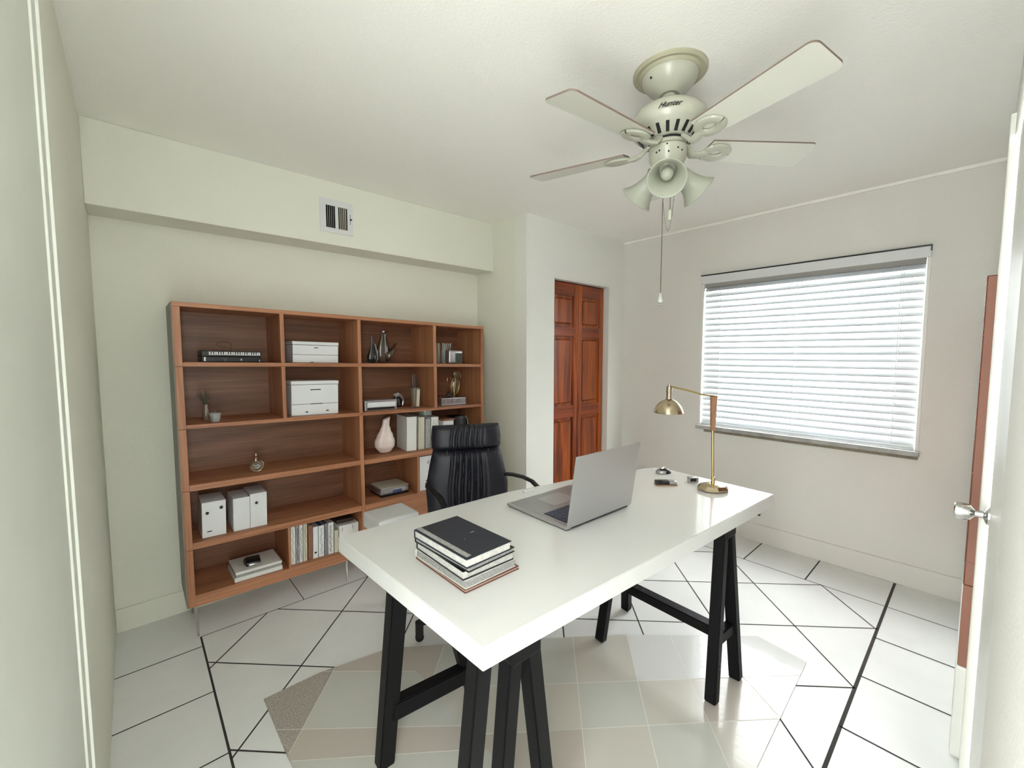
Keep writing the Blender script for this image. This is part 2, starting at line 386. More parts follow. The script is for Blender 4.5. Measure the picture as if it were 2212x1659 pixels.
# air vent on the boxed-out duct
def add_vent():
    y = 2.63; x0, x1, z0, z1 = 0.858, 1.052, 2.118, 2.312
    t = thing('air_vent', 'white metal air vent high on the wall above the bookshelf', 'vent', (0.955, y, 2.215))
    o = MB().use('white_card'); px, pz = 0.955, 2.215
    gx = [(x0+0.034, 0.955-0.009), (0.955+0.009, x1-0.034)]
    a = MB().use('white_card')
    a.box(x0-px, x1-px, -0.006, 0, z1-0.036-pz, z1-pz, 0.002); a.box(x0-px, x1-px, -0.006, 0, z0-pz, z0+0.03-pz, 0.002)
    for q0, q1 in ((x0, x0+0.034), (0.946, 0.964), (x1-0.034, x1)): a.box(q0-px, q1-px, -0.006, 0, z0+0.03-pz, z1-0.036-pz)
    a.build('frame', parent=t, smooth=0)
    MB().use('dark_slot').box(x0+0.02-px, x1-0.02-px, -0.001, -0.0002, z0+0.02-pz, z1-0.02-pz).build('backing', parent=t, smooth=0)
    for (q0, q1), c, an in ((gx[0], 'white_card', 68), (gx[1], 'cream', 40)):
        s = MB().use(c)
        for k in range(6):
            xx = q0 + (q1-q0)*(k)/5
            if k in (0, 5): continue
            s.box(xx-px-0.0045, xx-px+0.0045, -0.0045, -0.0035, z0+0.03-pz, z1-0.036-pz, rot=(0, 0, R(an)))
        s.build('louvres', parent=t, smooth=0)
    MB().use('dark_slot').box(x1-0.019-px, x1-0.017-px, -0.0075, -0.006, -0.03, 0.03).box(x1-0.017-px, x1-0.008-px, -0.011, -0.006, -0.004, 0.004, 0.001).build('lever', parent=t, smooth=0)
add_vent()

# ---------------------------------------------------------------- window and blind
wf = MB().use('trim_white')
X0 = XR+0.09
for a in ((WY0, WY0+0.04, WZ0, 2.0), (WY1-0.04, WY1, WZ0, 2.0), (WY0+0.04, WY1-0.04, WZ0, WZ0+0.04), (WY0+0.04, WY1-0.04, 1.96, 2.0), ((WY0+WY1)/2-0.015, (WY0+WY1)/2+0.015, WZ0+0.04, 1.96)):
    wf.box(X0, X0+0.04, a[0], a[1], a[2], a[3], 0.003)
win = struct(wf.build('window_1', smooth=0), 'window behind the closed white blind')
MB().use('window_glass').box(X0+0.018, X0+0.022, WY0+0.04, WY1-0.04, WZ0+0.04, 1.96).build('pane', parent=win, smooth=0)
struct(MB().use('trim_white').box(XR-0.004, XR+0.09, WY1-0.012, WY1+0.004, WZ0+0.03, 1.955, 0.002).box(XR-0.004, XR+0.09, WY0-0.006, WY0+0.010, WZ0+0.03, 1.955, 0.002).build('trim_8', smooth=0), 'white lining of the window sides')
sl = struct(MB().use('marble_sill').box(XR-0.035, XR+0.09, WY0-0.012, WY1+0.012, WZ0-0.002, WZ0+0.028, 0.004).build('trim_9', smooth=0), 'grey marbled window sill')
MB().use('sill_edge').box(XR-0.022, XR-0.0005, WY0-0.006, WY1-0.05, WZ0-0.022, WZ0-0.003, 0.004).build('sill_underside', parent=sl, smooth=0)

bl = thing('window_blind', 'white horizontal slatted blind hanging closed in the window', 'window blind', (XR+0.03, (WY0+WY1)/2, 1.95))
ox, oy, oz = XR+0.03, (WY0+WY1)/2, 1.95
HW = (WY1-WY0)/2 - 0.016
s = MB().use('slat')
NS = 24; zt, zb = 1.915, 0.872
for k in range(NS):
    z = zt + (zb-zt)*k/(NS-1) - oz
    for j, (a0, a1) in enumerate(((-1, 0), (0, 1))):
        pass
    n0 = len(s.bm.faces)
    seg = 5; W2 = 0.0255; th = R(58); rows = []
    for q in range(seg+1):
        u = -1+2*q/seg; bow = 0.0035*(1-u*u)
        # inner edge hangs low, outer edge high
        dx = u*W2*math.cos(th) - bow*math.sin(th); dz = u*W2*math.sin(th) + bow*math.cos(th)
        rows.append([s.bm.verts.new((dx, y, z+dz)) for y in (-HW, HW)])
    for r0, r1 in zip(rows, rows[1:]): s.bm.faces.new((r0[0], r0[1], r1[1], r1[0]))
    s._tag(n0)
s.build('slats', parent=bl, smooth=60, thick=0.0022)
MB().use('headrail').box(-0.024, 0.024, -HW, HW, -0.028, 0.010, 0.002).build('headrail', parent=bl, smooth=0)
v = MB().use('white_card').box(-0.052, -0.040, -HW-0.022, HW+0.022, 0.0, 0.062, 0.003)
v.box(-0.040, -0.0302, -HW-0.022, -HW-0.012, 0.0, 0.062); v.box(-0.040, -0.0302, HW+0.012, HW+0.022, 0.0, 0.062)
va = v.build('valance', parent=bl, smooth=0)
MB().use('plastic_black').box(-0.054, -0.0302, -HW-0.024, HW+0.024, 0.0621, 0.0705, 0.002).box(-0.054, -0.044, -HW-0.0242, -HW-0.018, 0.035, 0.0621).build('black_top_strip', parent=bl, smooth=0)
MB().use('slat').box(-0.022, 0.022, -HW, HW, 0.832-oz, 0.850-oz, 0.004).build('bottom_rail', parent=bl, smooth=0)
for yy in (-HW*0.84, 0.02-0.02, HW*0.80):
    c = MB().use('white_card')
    for xx in (-0.0285, ):
        c.tube([(xx, yy, -0.03), (xx, yy, 0.845-oz)], 0.0016, 6)
    for k in range(NS):
        z = zt + (zb-zt)*k/(NS-1) - oz
        c.tube([(-0.0285, yy, z-0.012), (-0.018, yy-0.004, z-0.008)], 0.0016, 5)
    c.build('ladder_cord', parent=bl)
MB().use('white_card').tube([(-0.034, -HW*0.86, -0.03), (-0.035, -HW*0.855, -0.5), (-0.034, -HW*0.85, -0.95)], 0.0011, 6).build('pull_cord', parent=bl)

# ---------------------------------------------------------------- bookshelf
KS = 0.0215; BX0, BX1 = 0.150, 1.972; BF, BB = 2.51, YB-0.016
def up(z, x): return z - KS*(x-0.168)
rowz = {1: 1.362, 2: 1.062, 3: 0.769, 4: 0.484, 5: 0.221}
def base(row, x): return up(rowz[row], x)
bs = thing('bookshelf', 'tall reddish wooden open bookshelf standing against the back wall', 'bookshelf', (1.06, (BF+BB)/2, 0))
bo = (-1.06, -(BF+BB)/2, 0)
def bpart(name, m_, lab=None, sh=True):
    if sh: m_.shear(KS, 0.168)
    o = m_.build(name, parent=bs, loc=bo, smooth=0)
    if lab: o['label'] = lab
    return o
T = 0.021
bpart('top_board', MB().use('wood_x').box(BX0, BX1, BF, BB, 1.622, 1.643, 0.0015))
for nm, x0, x1 in (('side_panel', BX0, BX0+0.030), ('side_panel', BX1-0.028, BX1)):
    m_ = MB().use('wood_z'); zs = [0.165, 0.45, 0.742, 1.042, 1.341, 1.622]
    if x0 > 1: zs = [0.165, 1.042, 1.622]
    for a, b_ in zip(zs, zs[1:]): m_.box(x0, x1, BF, BB, a+0.0008, b_-0.0008, 0.0015)
    bpart(nm, m_)
bpart('outer_cladding', MB().use('grey_side').box(BX0-0.004, BX0-0.0002, BF+0.004, BB, 0.165, 1.640), 'grey outer face of the left side')
bpart('back_panel', MB().use('wood_back_shaded').box(BX0+0.030, BX1-0.028, BB-0.008, BB, 0.221, 1.622))
xi0, xi1 = BX0+0.030, BX1-0.028
bpart('shelf_board', MB().use('wood_x').box(xi0, xi1, BF, BB-0.008, 1.341, 1.362, 0.0015))
bpart('shelf_board', MB().use('wood_x').box(xi0, xi1, BF, BB-0.008, 1.042, 1.062, 0.0015))
bpart('shelf_board', MB().use('wood_x').box(xi0, 1.014, BF, BB-0.008, 0.740, 0.769, 0.0015))
bpart('shelf_board', MB().use('wood_x').box(1.038, xi1, BF, BB-0.008, 0.738, 0.767, 0.0015))
bpart('shelf_board', MB().use('wood_x').box(xi0, 1.014, BF, BB-0.008, 0.452, 0.484, 0.0015))
bpart('shelf_board', MB().use('wood_x').box(1.038, xi1, BF, BB-0.008, 0.452, 0.484, 0.0015))
bpart('bottom_board', MB().use('wood_x').box(BX0+0.030, BX1-0.028, BF, BB, 0.165, 0.221, 0.0015))
for x0, x1, z0, z1 in ((0.598, 0.618, 1.362, 1.622), (0.598, 0.617, 1.062, 1.341), (1.015, 1.037, 0.221, 1.042), (1.016, 1.036, 1.062, 1.341), (1.016, 1.036, 1.362, 1.622),
                       (1.538, 1.562, 1.362, 1.622), (1.541, 1.564, 1.062, 1.341), (1.402, 1.420, 0.484, 0.738), (0.598, 0.610, 0.221, 0.452)):
    bpart('divider', MB().use('wood_z').box(x0, x1, BF+0.001, BB-0.008, z0, z1, 0.0015))
dr = bpart('drawer_front', MB().use('wood_x').box(1.039, xi1, BF+0.012, BF+0.03, 0.223, 0.450, 0.002))
MB().use('dark_brown').lathe([(0, 0), (0.010, 0), (0.006, 0.008), (0.012, 0.016), (0.009, 0.022), (0, 0.023)], c=(1.16, BF+0.012, up(0.40, 1.16)), rot=(PI/2, 0, 0), seg=16).tube([(1.16, BF-0.008, up(0.40, 1.16)), (1.178, BF-0.008, up(0.405, 1.18))], 0.004).build('drawer_knob', parent=dr)
for x, y in ((0.185, 2.535), (1.90, 2.535), (0.185, 2.79), (1.90, 2.79), (0.93, 2.555)):
    MB().use('chrome').tube([(x, y, 0.0), (x-0.004, y, up(0.164, x))], 0.005, 10, r1=0.0075).build('leg', parent=bs, loc=bo)

# ---------------------------------------------------------------- things on the shelves
def T2(x0, x1): return (x0+x1)/2
def shelf_thing(name, label, cat, row, x, y, rz=0.0, group=None, dz=0.0):
    return thing(name, label, cat, (x, y, base(row, x)+0.001+dz), (0, KS, rz), group)
def tagged(o, label, cat, group=None): return tag(o, label, cat, group)

# black keyboard on a black case
t = shelf_thing('black_case', 'flat black case under the keyboard on the top shelf', 'case', 1, 0.385, 2.63)
MB().use('plastic_black').box(-0.128, 0.128, -0.075, 0.075, 0, 0.026, 0.003).build('body', parent=t, smooth=0)
for q in ((0.035, 0.041, 0.008, 0.018), (-0.118, -0.112, 0.004, 0.024), (0.118, 0.122, 0.002, 0.014)): MB().use('silver').box(q[0], q[1], -0.0765, -0.0752, q[2], q[3]).build('clasp', parent=t, smooth=0)
MB().use('brass').tube([(-0.045, -0.077, 0.02), (-0.035, -0.077, 0.012), (-0.03, -0.077, 0.006)], 0.0015).tube([(-0.025, -0.077, 0.022), (-0.032, -0.077, 0.012), (-0.032, -0.077, 0.004)], 0.0015).build('emblem', parent=t)
t = shelf_thing('keyboard', 'small black musical keyboard lying on the black case, top shelf', 'keyboard', 1, 0.385, 2.63, dz=0.027)
MB().use('plastic_black').box(-0.13, 0.13, -0.075, 0.075, 0, 0.030, 0.006).build('body', parent=t, smooth=0)
k = MB().use('white_card')
for i in range(22): k.box(-0.098+i*0.0102, -0.090+i*0.0102, -0.0775, -0.0755, 0.008, 0.024, 0.0005)
k.build('keys', parent=t, smooth=0)
k = MB().use('plastic_black')
for i in range(22):
    if i % 7 not in (2, 6): k.box(-0.0915+i*0.0102, -0.0865+i*0.0102, -0.0785, -0.0776, 0.013, 0.024)
k.build('black_keys', parent=t, smooth=0)
pts = [(0.375+0.033*math.cos(a), 2.72, up(1.455, 0.37)+0.013*math.sin(a)) for a in [R(d) for d in range(-30, 300, 15)]]
pts = [(pts[0][0], 2.72, base(1, 0.4)+0.002)] + pts
tagged(MB().use('dark_brown').tube([tuple(p) for p in pts], 0.0012, 6).build('cable'), 'thin dark looped cable rising behind the keyboard', 'cable')

def storage_box(name, label, row, x0, x1, y0, y1, lid, split, h, marks):
    cx, cy_ = (x0+x1)/2, (y0+y1)/2; a, d = (x1-x0)/2, (y1-y0)/2
    t = shelf_thing(name, label, 'storage box', row, cx, cy_)
    MB().use('white_card').box(-a+0.002, a-0.002, -d+0.002, d, 0, h-lid-0.002, 0.002).build('body', parent=t, smooth=0)
    MB().use('white_card').box(-a, a, -d, d, h-lid, h, 0.002).build('lid', parent=t, smooth=0)
    MB().use('dark_slot').box(-a+0.003, a-0.003, -d+0.003, d-0.001, h-lid-0.0021, h-lid-0.00005).box(-a+0.003, a-0.003, -d+0.0012, -d+0.0022, split-0.001, split+0.001).build('shadow_gap', parent=t, smooth=0)
    for (u0, u1, z0, z1) in marks: MB().use('plastic_black').box(u0, u1, -d-0.001, -d+0.003, z0, z1, 0.0008).build('handle', parent=t, smooth=0)
storage_box('storage_box', 'white lidded storage box with two tiers on the top shelf', 1, 0.666, 0.918, 2.56, 2.74, 0.018, 0.045, 0.119, [(-0.012, 0.011, 0.083, 0.087), (-0.035, -0.015, 0.001, 0.004)])
storage_box('storage_box', 'taller white storage box with a lower drawer on the second shelf', 2, 0.650, 0.910, 2.56, 2.74, 0.020, 0.064, 0.196, [(-0.028, 0.028, 0.143, 0.148), (-0.028, 0.038, 0.062, 0.066), (-0.055, -0.042, 0.016, 0.022), (0.058, 0.072, 0.018, 0.024)])

# ornaments on the top shelf
t = shelf_thing('bottle_vase', 'dark long-necked bottle vase with bulging base on the top shelf', 'vase', 1, 1.150, 2.62)
MB().use('black_glass').lathe([(0, 0), (0.018, 0.001), (0.029, 0.012), (0.033, 0.030), (0.028, 0.055), (0.017, 0.085), (0.009, 0.112), (0.0065, 0.155), (0.0085, 0.175), (0.0065, 0.178), (0, 0.176)], seg=28, sx=1.05, sy=0.6).build('body', parent=t)
MB().use('bronze_glass').tube([(0.012, -0.005, 0.125), (0.028, -0.006, 0.075), (0.034, -0.005, 0.03), (0.024, -0.004, 0.006)], 0.007, 10).build('handle', parent=t)
t = shelf_thing('glass_swan', 'brown glass sculpture with a tall neck and an upturned scoop tail', 'ornament', 1, 1.245, 2.62, dz=0.004)
g = MB().use('bronze_glass')
g.lathe([(0, 0.0), (0.020, 0.002), (0.036, 0.030), (0.044, 0.070), (0.036, 0.115), (0.024, 0.150), (0.014, 0.185), (0.012, 0.192), (0, 0.193)], c=(-0.020, 0, 0), seg=28, sy=0.55)
g.build('neck', parent=t)
def scoop(u, v_):
    a = PI*(0.02+0.96*v_); r = 0.014+0.026*math.sin(PI*min(1, v_*1.02))
    cx = -0.022+0.084*v_; cz = 0.038 - 0.030*math.sin(PI*v_**0.8) + 0.050*v_**2.2 + 0.030
    th = 2*PI*u
    return Vector((cx + 0.010*math.cos(th)*v_, r*math.sin(th), cz + r*math.cos(th)*0.9))
MB().use('bronze_glass').grid(scoop, 18, 16, True).build('tail', parent=t, thick=0.003)
MB().use('silver').lathe([(0, 0.0), (0.009, 0.004), (0.010, 0.012), (0, 0.020)], c=(-0.020, 0, 0.192), seg=16).tube([(-0.020, -0.022, 0.185), (-0.016, -0.024, 0.12), (-0.014, -0.024, 0.06)], 0.0045, 8).tube([(-0.02, 0, 0.187), (0.0, 0, 0.182)], 0.003).build('stopper', parent=t)
t = shelf_thing('ribbed_glass', 'tall ribbed clear glass holder behind the cube jar', 'glass', 1, 1.735, 2.68)
g = MB().use('clear_glass'); g.box(-0.066, -0.048, -0.015, 0.02, 0, 0.150, 0.004)
g.build('side_pillar', parent=t, smooth=0)
g = MB().use('clear_glass').box(-0.02, 0.062, -0.012, 0.020, 0, 0.10, 0.004)
for i in range(5): g.tube([(-0.014+0.016*i, 0.0, 0.10), (-0.014+0.017*i, 0.0, 0.152-0.004*(i % 2))], 0.0055, 8)
g.build('fingers', parent=t)
t = shelf_thing('glass_jar', 'squat square mirrored glass jar with green shimmer, top right shelf', 'jar', 1, 1.755, 2.585)
MB().use('silver').box(-0.060, 0.060, -0.03, 0.03, 0, 0.098, 0.016, seg=4).build('body', parent=t)
MB().use('leaf_dark').box(-0.008, 0.050, -0.0325, -0.0305, 0.012, 0.078, 0.0009).build('green_face', parent=t, smooth=0)

# second shelf, left: twig vase and cup
t = shelf_thing('twig_vase', 'slim brown glass vase of dry twigs on the second shelf', 'vase', 2, 0.271, 2.63)
MB().use('smoke_glass').lathe([(0, 0), (0.012, 0.001), (0.016, 0.02), (0.015, 0.045), (0.011, 0.07), (0.014, 0.085), (0.0125, 0.085), (0.009, 0.07), (0.012, 0.03), (0, 0.005)], seg=20).build('glass', parent=t)
tw = MB().use('leaf_dark')
for i in range(11):
    a = random.uniform(0, 2*PI); l = random.uniform(0.05, 0.085); dx = random.uniform(-0.04, 0.026); dy = random.uniform(-0.02, 0.02)
    tw.tube([(0, 0, 0.02), (dx*0.15, dy*0.15, 0.08), (dx*0.6, dy*0.6, 0.08+l*0.55), (dx, dy, 0.08+l*0.9)], 0.0013, 5, r1=0.0006)
    for j in range(3):
        q = 0.55+0.2*j; tw.lathe([(0, -0.003), (0.003, 0), (0, 0.003)], c=(dx*q, dy*q, 0.08+l*q), seg=6)
tw.build('twigs', parent=t)
t = shelf_thing('pebbled_cup', 'small grey cup with a bead on top beside the twig vase', 'cup', 2, 0.301, 2.565)
MB().use('concrete_cup').lathe([(0, 0), (0.018, 0.0), (0.021, 0.010), (0.025, 0.042), (0.026, 0.044), (0.023, 0.042), (0.018, 0.03), (0, 0.03)], seg=24).build('body', parent=t)
MB().use('silver').tube([(0, 0, 0.03), (0.002, 0, 0.052)], 0.0015).lathe([(0, -0.004), (0.004, 0), (0, 0.004)], c=(0.002, 0, 0.056), seg=10).build('bead', parent=t)

# second shelf, centre
t = shelf_thing('radio', 'flat silver-white radio lying on the second shelf', 'radio', 2, 1.175, 2.61)
MB().use('silver').box(-0.108, 0.108, -0.055, 0.055, 0, 0.064, 0.004).build('case', parent=t, smooth=0)
MB().use('white_card').box(-0.092, 0.098, -0.058, -0.0555, 0.022, 0.052, 0.001).build('front_plate', parent=t, smooth=0)
MB().use('plastic_black').box(-0.092, 0.092, -0.0570, -0.0555, 0.006, 0.018, 0.0005).build('slot', parent=t, smooth=0)
t = shelf_thing('animal_figurine', 'small black and grey draped figurine between radio and glass', 'figurine', 2, 1.335, 2.66)
MB().use('black_glass').lathe([(0, 0), (0.03, 0.001), (0.033, 0.03), (0.026, 0.06), (0.014, 0.08), (0, 0.085)], seg=20, sy=0.6).build('body', parent=t)
g = MB().use('silver')
for i in range(5): g.tube([(-0.032+0.004*i, -0.018, 0.088-0.004*i), (0.0, -0.024, 0.098-0.004*i), (0.026+0.003*i, -0.02, 0.082-0.006*i), (0.040, -0.018, 0.045), (0.034, -0.018, 0.012+0.01*i)], 0.0045, 7)
g.build('mane', parent=t)
t = shelf_thing('amber_tumbler', 'tall amber glass tumbler holding dark blades on the second shelf', 'glass', 2, 1.440, 2.60)
MB().use('smoke_glass').lathe([(0, 0), (0.026, 0.001), (0.030, 0.06), (0.037, 0.125), (0.039, 0.134), (0.036, 0.132), (0.027, 0.06), (0.022, 0.008), (0, 0.006)], seg=28).build('glass', parent=t)
MB().use('cream').box(-0.006, 0.018, -0.034, -0.0325, 0.005, 0.122, 0.0006, rot=(0.08, 0, 0.0)).build('label_strip', parent=t, smooth=0)
g = MB().use('leaf_dark')
for i in range(7):
    a = -0.045+0.013*i
    g.tube([(0.002*i-0.006, 0, 0.03), (a*0.5, 0.004*(i % 2), 0.135), (a, 0.006*(i % 3)-0.004, 0.205+0.016*((i*5) % 3))], 0.0055, 8, r1=0.002, flat=0.4)
g.build('blades', parent=t)
MB().use('silver').tube([(-0.01, -0.01, 0.05), (-0.028, -0.012, 0.222)], 0.0018).tube([(0.0, -0.012, 0.05), (-0.012, -0.014, 0.225)], 0.0018).build('rods', parent=t)

# second shelf, right
t = shelf_thing('patterned_tray', 'silver patterned tray with raised strokes on the right of the second shelf', 'tray', 2, 1.735, 2.60)
MB().use('silver').box(-0.105, 0.108, -0.04, 0.04, 0, 0.052, 0.003).build('body', parent=t, smooth=0)
g = MB().use('maroon')
for i in range(26):
    u = -0.098+i*0.008; g.tube([(u, -0.0415, 0.008+0.004*random.random()), (u+random.uniform(-0.004, 0.004), -0.0415, 0.026), (u+random.uniform(-0.003, 0.003), -0.0415, 0.046)], 0.0013, 4)
g.build('relief', parent=t)
t = shelf_thing('pine_cone', 'small dark pine cone resting on the patterned tray', 'pine cone', 2, 1.715, 2.60, dz=0.053)
g = MB().use('dark_brown').lathe([(0, 0), (0.02, 0.006), (0.022, 0.02), (0.012, 0.038), (0, 0.044)], seg=14)
g.build('core', parent=t)
g = MB().use('silver')
for i in range(26):
    a = i*2.4; z = 0.004+i*0.0015; r = 0.026*(1-(z/0.055)**2)
    g.lathe([(0, 0), (0.005, 0.002), (0, 0.005)], c=(r*math.cos(a), r*math.sin(a), z), seg=6)
g.build('scales', parent=t)
t = shelf_thing('wire_butterfly', 'gold-rimmed glass leaf ornament standing behind the patterned tray', 'ornament', 2, 1.815, 2.69)
g = MB().use('brass_gold')
def wing(cx, cz, a, b_, rot, n=22):
    return [(cx + a*math.cos(t_)*math.cos(rot)-b_*math.sin(t_)*math.sin(rot), 0, cz + a*math.cos(t_)*math.sin(rot)+b_*math.sin(t_)*math.cos(rot)) for t_ in [2*PI*i/n for i in range(n+1)]]
for args in ((0.02, 0.130, 0.070, 0.038, 1.45), (0.025, 0.118, 0.05, 0.024, 1.45), (0.038, 0.215, 0.036, 0.026, 2.5), (-0.028, 0.16, 0.042, 0.02, 2.0)):
    g.tube(wing(*args), 0.0016, 6)
g.tube([(0.005, 0, 0.0), (0.012, 0, 0.10), (0.022, 0, 0.19)], 0.0018, 6)
g.lathe([(0, 0), (0.024, 0), (0.024, 0.004), (0, 0.005)], seg=20, c=(0.005, 0, 0)).build('rim', parent=t)
g = MB().use('smoke_glass')
n0 = len(g.bm.faces)
for args in ((0.02, 0.130, 0.069, 0.037, 1.45), (0.038, 0.215, 0.035, 0.025, 2.5)):
    g.bm.faces.new([g.bm.verts.new((p[0], 0.0, p[2])) for p in wing(*args)[:-1]])
g._tag(n0); g.build('glass_leaf', parent=t, thick=0.002)

# third shelf
t = shelf_thing('perfume_bottle', 'small round glass bottle alone on the third shelf', 'bottle', 3, 0.475, 2.60)
g = MB().use('smoke_glass').lathe([(0, -0.012), (0.026, -0.010), (0.031, 0.0), (0.026, 0.010), (0, 0.012)], c=(0.003, 0, 0.033), rot=(PI/2, 0, 0), seg=28).build('body', parent=t)
g = MB().use('brass').tube([(0.003+0.032*math.cos(a), -0.006, 0.034+0.031*math.sin(a)) for a in [R(d) for d in range(-170, 60, 12)]], 0.0022, 7).build('rim', parent=t)
MB().use('brass').lathe([(0.007, 0.060), (0.006, 0.07), (0.009, 0.074), (0.005, 0.08), (0.008, 0.09), (0.004, 0.1), (0, 0.101)], c=(0, 0, 0), seg=14).build('stopper', parent=t)
MB().use('silver').tube([(-0.014, -0.013, 0.042), (-0.004, -0.014, 0.034), (0.008, -0.014, 0.04), (0.015, -0.013, 0.03), (0.004, -0.014, 0.022), (-0.006, -0.013, 0.026)], 0.003, 7).build('emblem', parent=t)
def tear(u, v_):
    z = 0.228*v_
    prof = [(0, 0.030), (0.06, 0.046), (0.2, 0.066), (0.33, 0.068), (0.5, 0.054), (0.66, 0.036), (0.8, 0.024), (0.92, 0.022), (1, 0.023)]
    for (a, ra), (b_, rb) in zip(prof, prof[1:]):
        if a <= v_ <= b_: 
            q = (v_-a)/(b_-a); r = ra+(rb-ra)*(q*q*(3-2*q)); break
    th = 2*PI*u
    lean = 0.006*math.sin(v_*PI)*-1 + 0.010*v_
    return Vector((lean + r*math.cos(th), 0.62*r*math.sin(th), z + (0.010*math.cos(th) if v_ > 0.97 else 0)))
t = tag(MB().use('ceramic_blush').grid(tear, 32, 28, True).build('teardrop_vase', loc=(1.225, 2.62, base(3, 1.225)+0.001), rot=(0, KS, 0), thick=0.003), 'blush white teardrop ceramic vase on the third shelf', 'vase')

def scribble(mb, d, h, n=14, amp=0.004, x=0.0, z0=0.15, z1=0.85):
    pts = []
    for i in range(n):
        q = i/(n-1); pts.append((x+random.uniform(-amp, amp), -d-0.0008, h*(z0+(z1-z0)*q)))
    mb.tube(pts, 0.0007, 4)
def upright_book(label, x0, x1, y0, y1, row, h, cover, pages='paper', mark=0, group=None, lean=0.0, cat='book', rz=0.0):
    a, d = (x1-x0)/2, (y1-y0)/2
    t = shelf_thing('book', label, cat, row, (x0+x1)/2, (y0+y1)/2, rz, group)
    t.rotation_euler[1] += lean
    c = 0.0016
    m_ = MB().use(cover)
    m_.box(-a, -a+c, -d, d, 0, h, 0.0006); m_.box(a-c, a, -d, d, 0, h, 0.0006); m_.box(-a, a, -d, -d+c*1.5, 0, h, 0.0006)
    m_.build('cover', parent=t, smooth=0)
    MB().use(pages).box(-a+c, a-c, -d+c*1.6, d-0.003, 0.003, h-0.004).build('pages', parent=t, smooth=0)
    if mark:
        m_ = MB().use('stain_lines')
        for k_ in range(mark): scribble(m_, d, h, 18, a*0.55, x=0, z0=0.08, z1=0.92)
        m_.build('spine_lettering', parent=t)
    return t
# third shelf, right
G3 = 'upright books on the third shelf'
upright_book('thick cream book, leftmost upright on the third shelf', 1.362, 1.432, 2.56, 2.74, 3, 0.232, 'white_book', group=G3, rz=-0.10)
upright_book('white book with a gold fleck beside the thick cream one', 1.445, 1.490, 2.56, 2.74, 3, 0.224, 'cream', mark=0, group=G3, rz=-0.05)
upright_book('pale grey marbled book behind the office chair headrest', 1.500, 1.538, 2.57, 2.74, 3, 0.205, 'concrete_cup', mark=0, group=G3)
upright_book('light beige book partly hidden by the chair headrest', 1.545, 1.605, 2.57, 2.74, 3, 0.215, 'white_book', mark=1, group=G3)
t = tag(MB().use('clear_glass').lathe([(0, 0), (0.03, 0.0), (0.05, 0.006), (0.052, 0.044), (0.049, 0.044), (0.046, 0.009), (0, 0.006)], seg=26).build('glass_bowl', loc=(1.550, 2.655, base(3, 1.55)+0.219), rot=(0, KS, 0)), 'small clear glass bowl balanced on the upright books', 'bowl')
t = shelf_thing('small_box', 'small white box peeking over the chair headrest', 'box', 3, 1.690, 2.62)
MB().use('white_card').box(-0.045, 0.045, -0.05, 0.05, 0, 0.178, 0.002).build('body', parent=t, smooth=0)
MB().use('brown_cover').box(-0.045, 0.056, -0.048, 0.05, 0.179, 0.192, 0.002).build('lid', parent=t, smooth=0)
t = shelf_thing('black_radio', 'rounded black box with a chrome edge at the shelf corner', 'box', 3, 1.830, 2.66)
MB().use('plastic_black').box(-0.065, 0.05, -0.06, 0.06, 0, 0.20, 0.012).build('body', parent=t)
MB().use('chrome').tube([(0.052, -0.055, 0.03), (0.060, -0.055, 0.12), (0.052, -0.055, 0.17), (0.035, -0.055, 0.198)], 0.006, 8).build('chrome_edge', parent=t)

# fourth shelf: box files
def box_file(label, x0, x1, y0, h, marks, depth=0.17):
    a, d = (x1-x0)/2, depth/2
    t = shelf_thing('box_file', label, 'box file', 4, (x0+x1)/2, y0+d, group='white box files on the fourth shelf')
    MB().use('white_card').box(-a, a, -d, d, 0, h, 0.002).build('body', parent=t, smooth=0)
    for k_, u, z in marks:
        if k_ == 'k': MB().use('plastic_black').lathe([(0, 0), (0.0065, 0), (0.0075, 0.004), (0.004, 0.008), (0, 0.009)], c=(u, -d, z), rot=(PI/2, 0, 0), seg=12).build('knob', parent=t)
        else: MB().use('plastic_black').box(u-0.010, u+0.010, -d-0.0012, -d+0.002, z-0.0025, z+0.0025).build('label_slot', parent=t, smooth=0)
box_file('white box file with two knobs, leftmost on the fourth shelf', 0.222, 0.322, 2.545, 0.178, [('k', -0.028, 0.125), ('k', 0.030, 0.142), ('s', -0.02, 0.030)])
box_file('plain white box file, middle one on the fourth shelf', 0.353, 0.427, 2.545, 0.172, [])
box_file('white box file with one knob, rightmost of the three', 0.4285, 0.507, 2.545, 0.182, [('k', -0.010, 0.132)])
# fourth shelf, right
t = shelf_thing('flat_book', 'thick silver-edged picture book lying flat on the fourth shelf', 'book', 4, 1.270, 2.66, rz=0.0)
MB().use('plastic_black').box(-0.098, 0.098, -0.09, 0.09, 0, 0.010, 0.003).build('tray', parent=t, smooth=0)
MB().use('silver').box(-0.105, 0.100, -0.088, 0.09, 0.0105, 0.052, 0.012, seg=3).build('pages', parent=t)
MB().use('cream').box(-0.100, 0.100, -0.086, 0.09, 0.0525, 0.057, 0.002).build('cover', parent=t, smooth=0)
MB().use('blue_cover').box(-0.02, 0.045, -0.0905, -0.0885, 0.018, 0.036, 0.0006).build('label_plate', parent=t, smooth=0)
t = shelf_thing('drawer_box', 'white drawer box with black marks beside the chair back', 'storage box', 4, 1.520, 2.625)
MB().use('white_card').box(-0.095, 0.095, -0.085, 0.085, 0, 0.238, 0.002).build('body', parent=t, smooth=0)
for q in ((-0.02, 0.08, 0.132, 0.135), (-0.038, -0.018, 0.062, 0.070), (0.0, 0.06, 0.205, 0.208)): MB().use('plastic_black').box(q[0], q[1], -0.0865, -0.0845, q[2], q[3]).build('handle', parent=t, smooth=0)
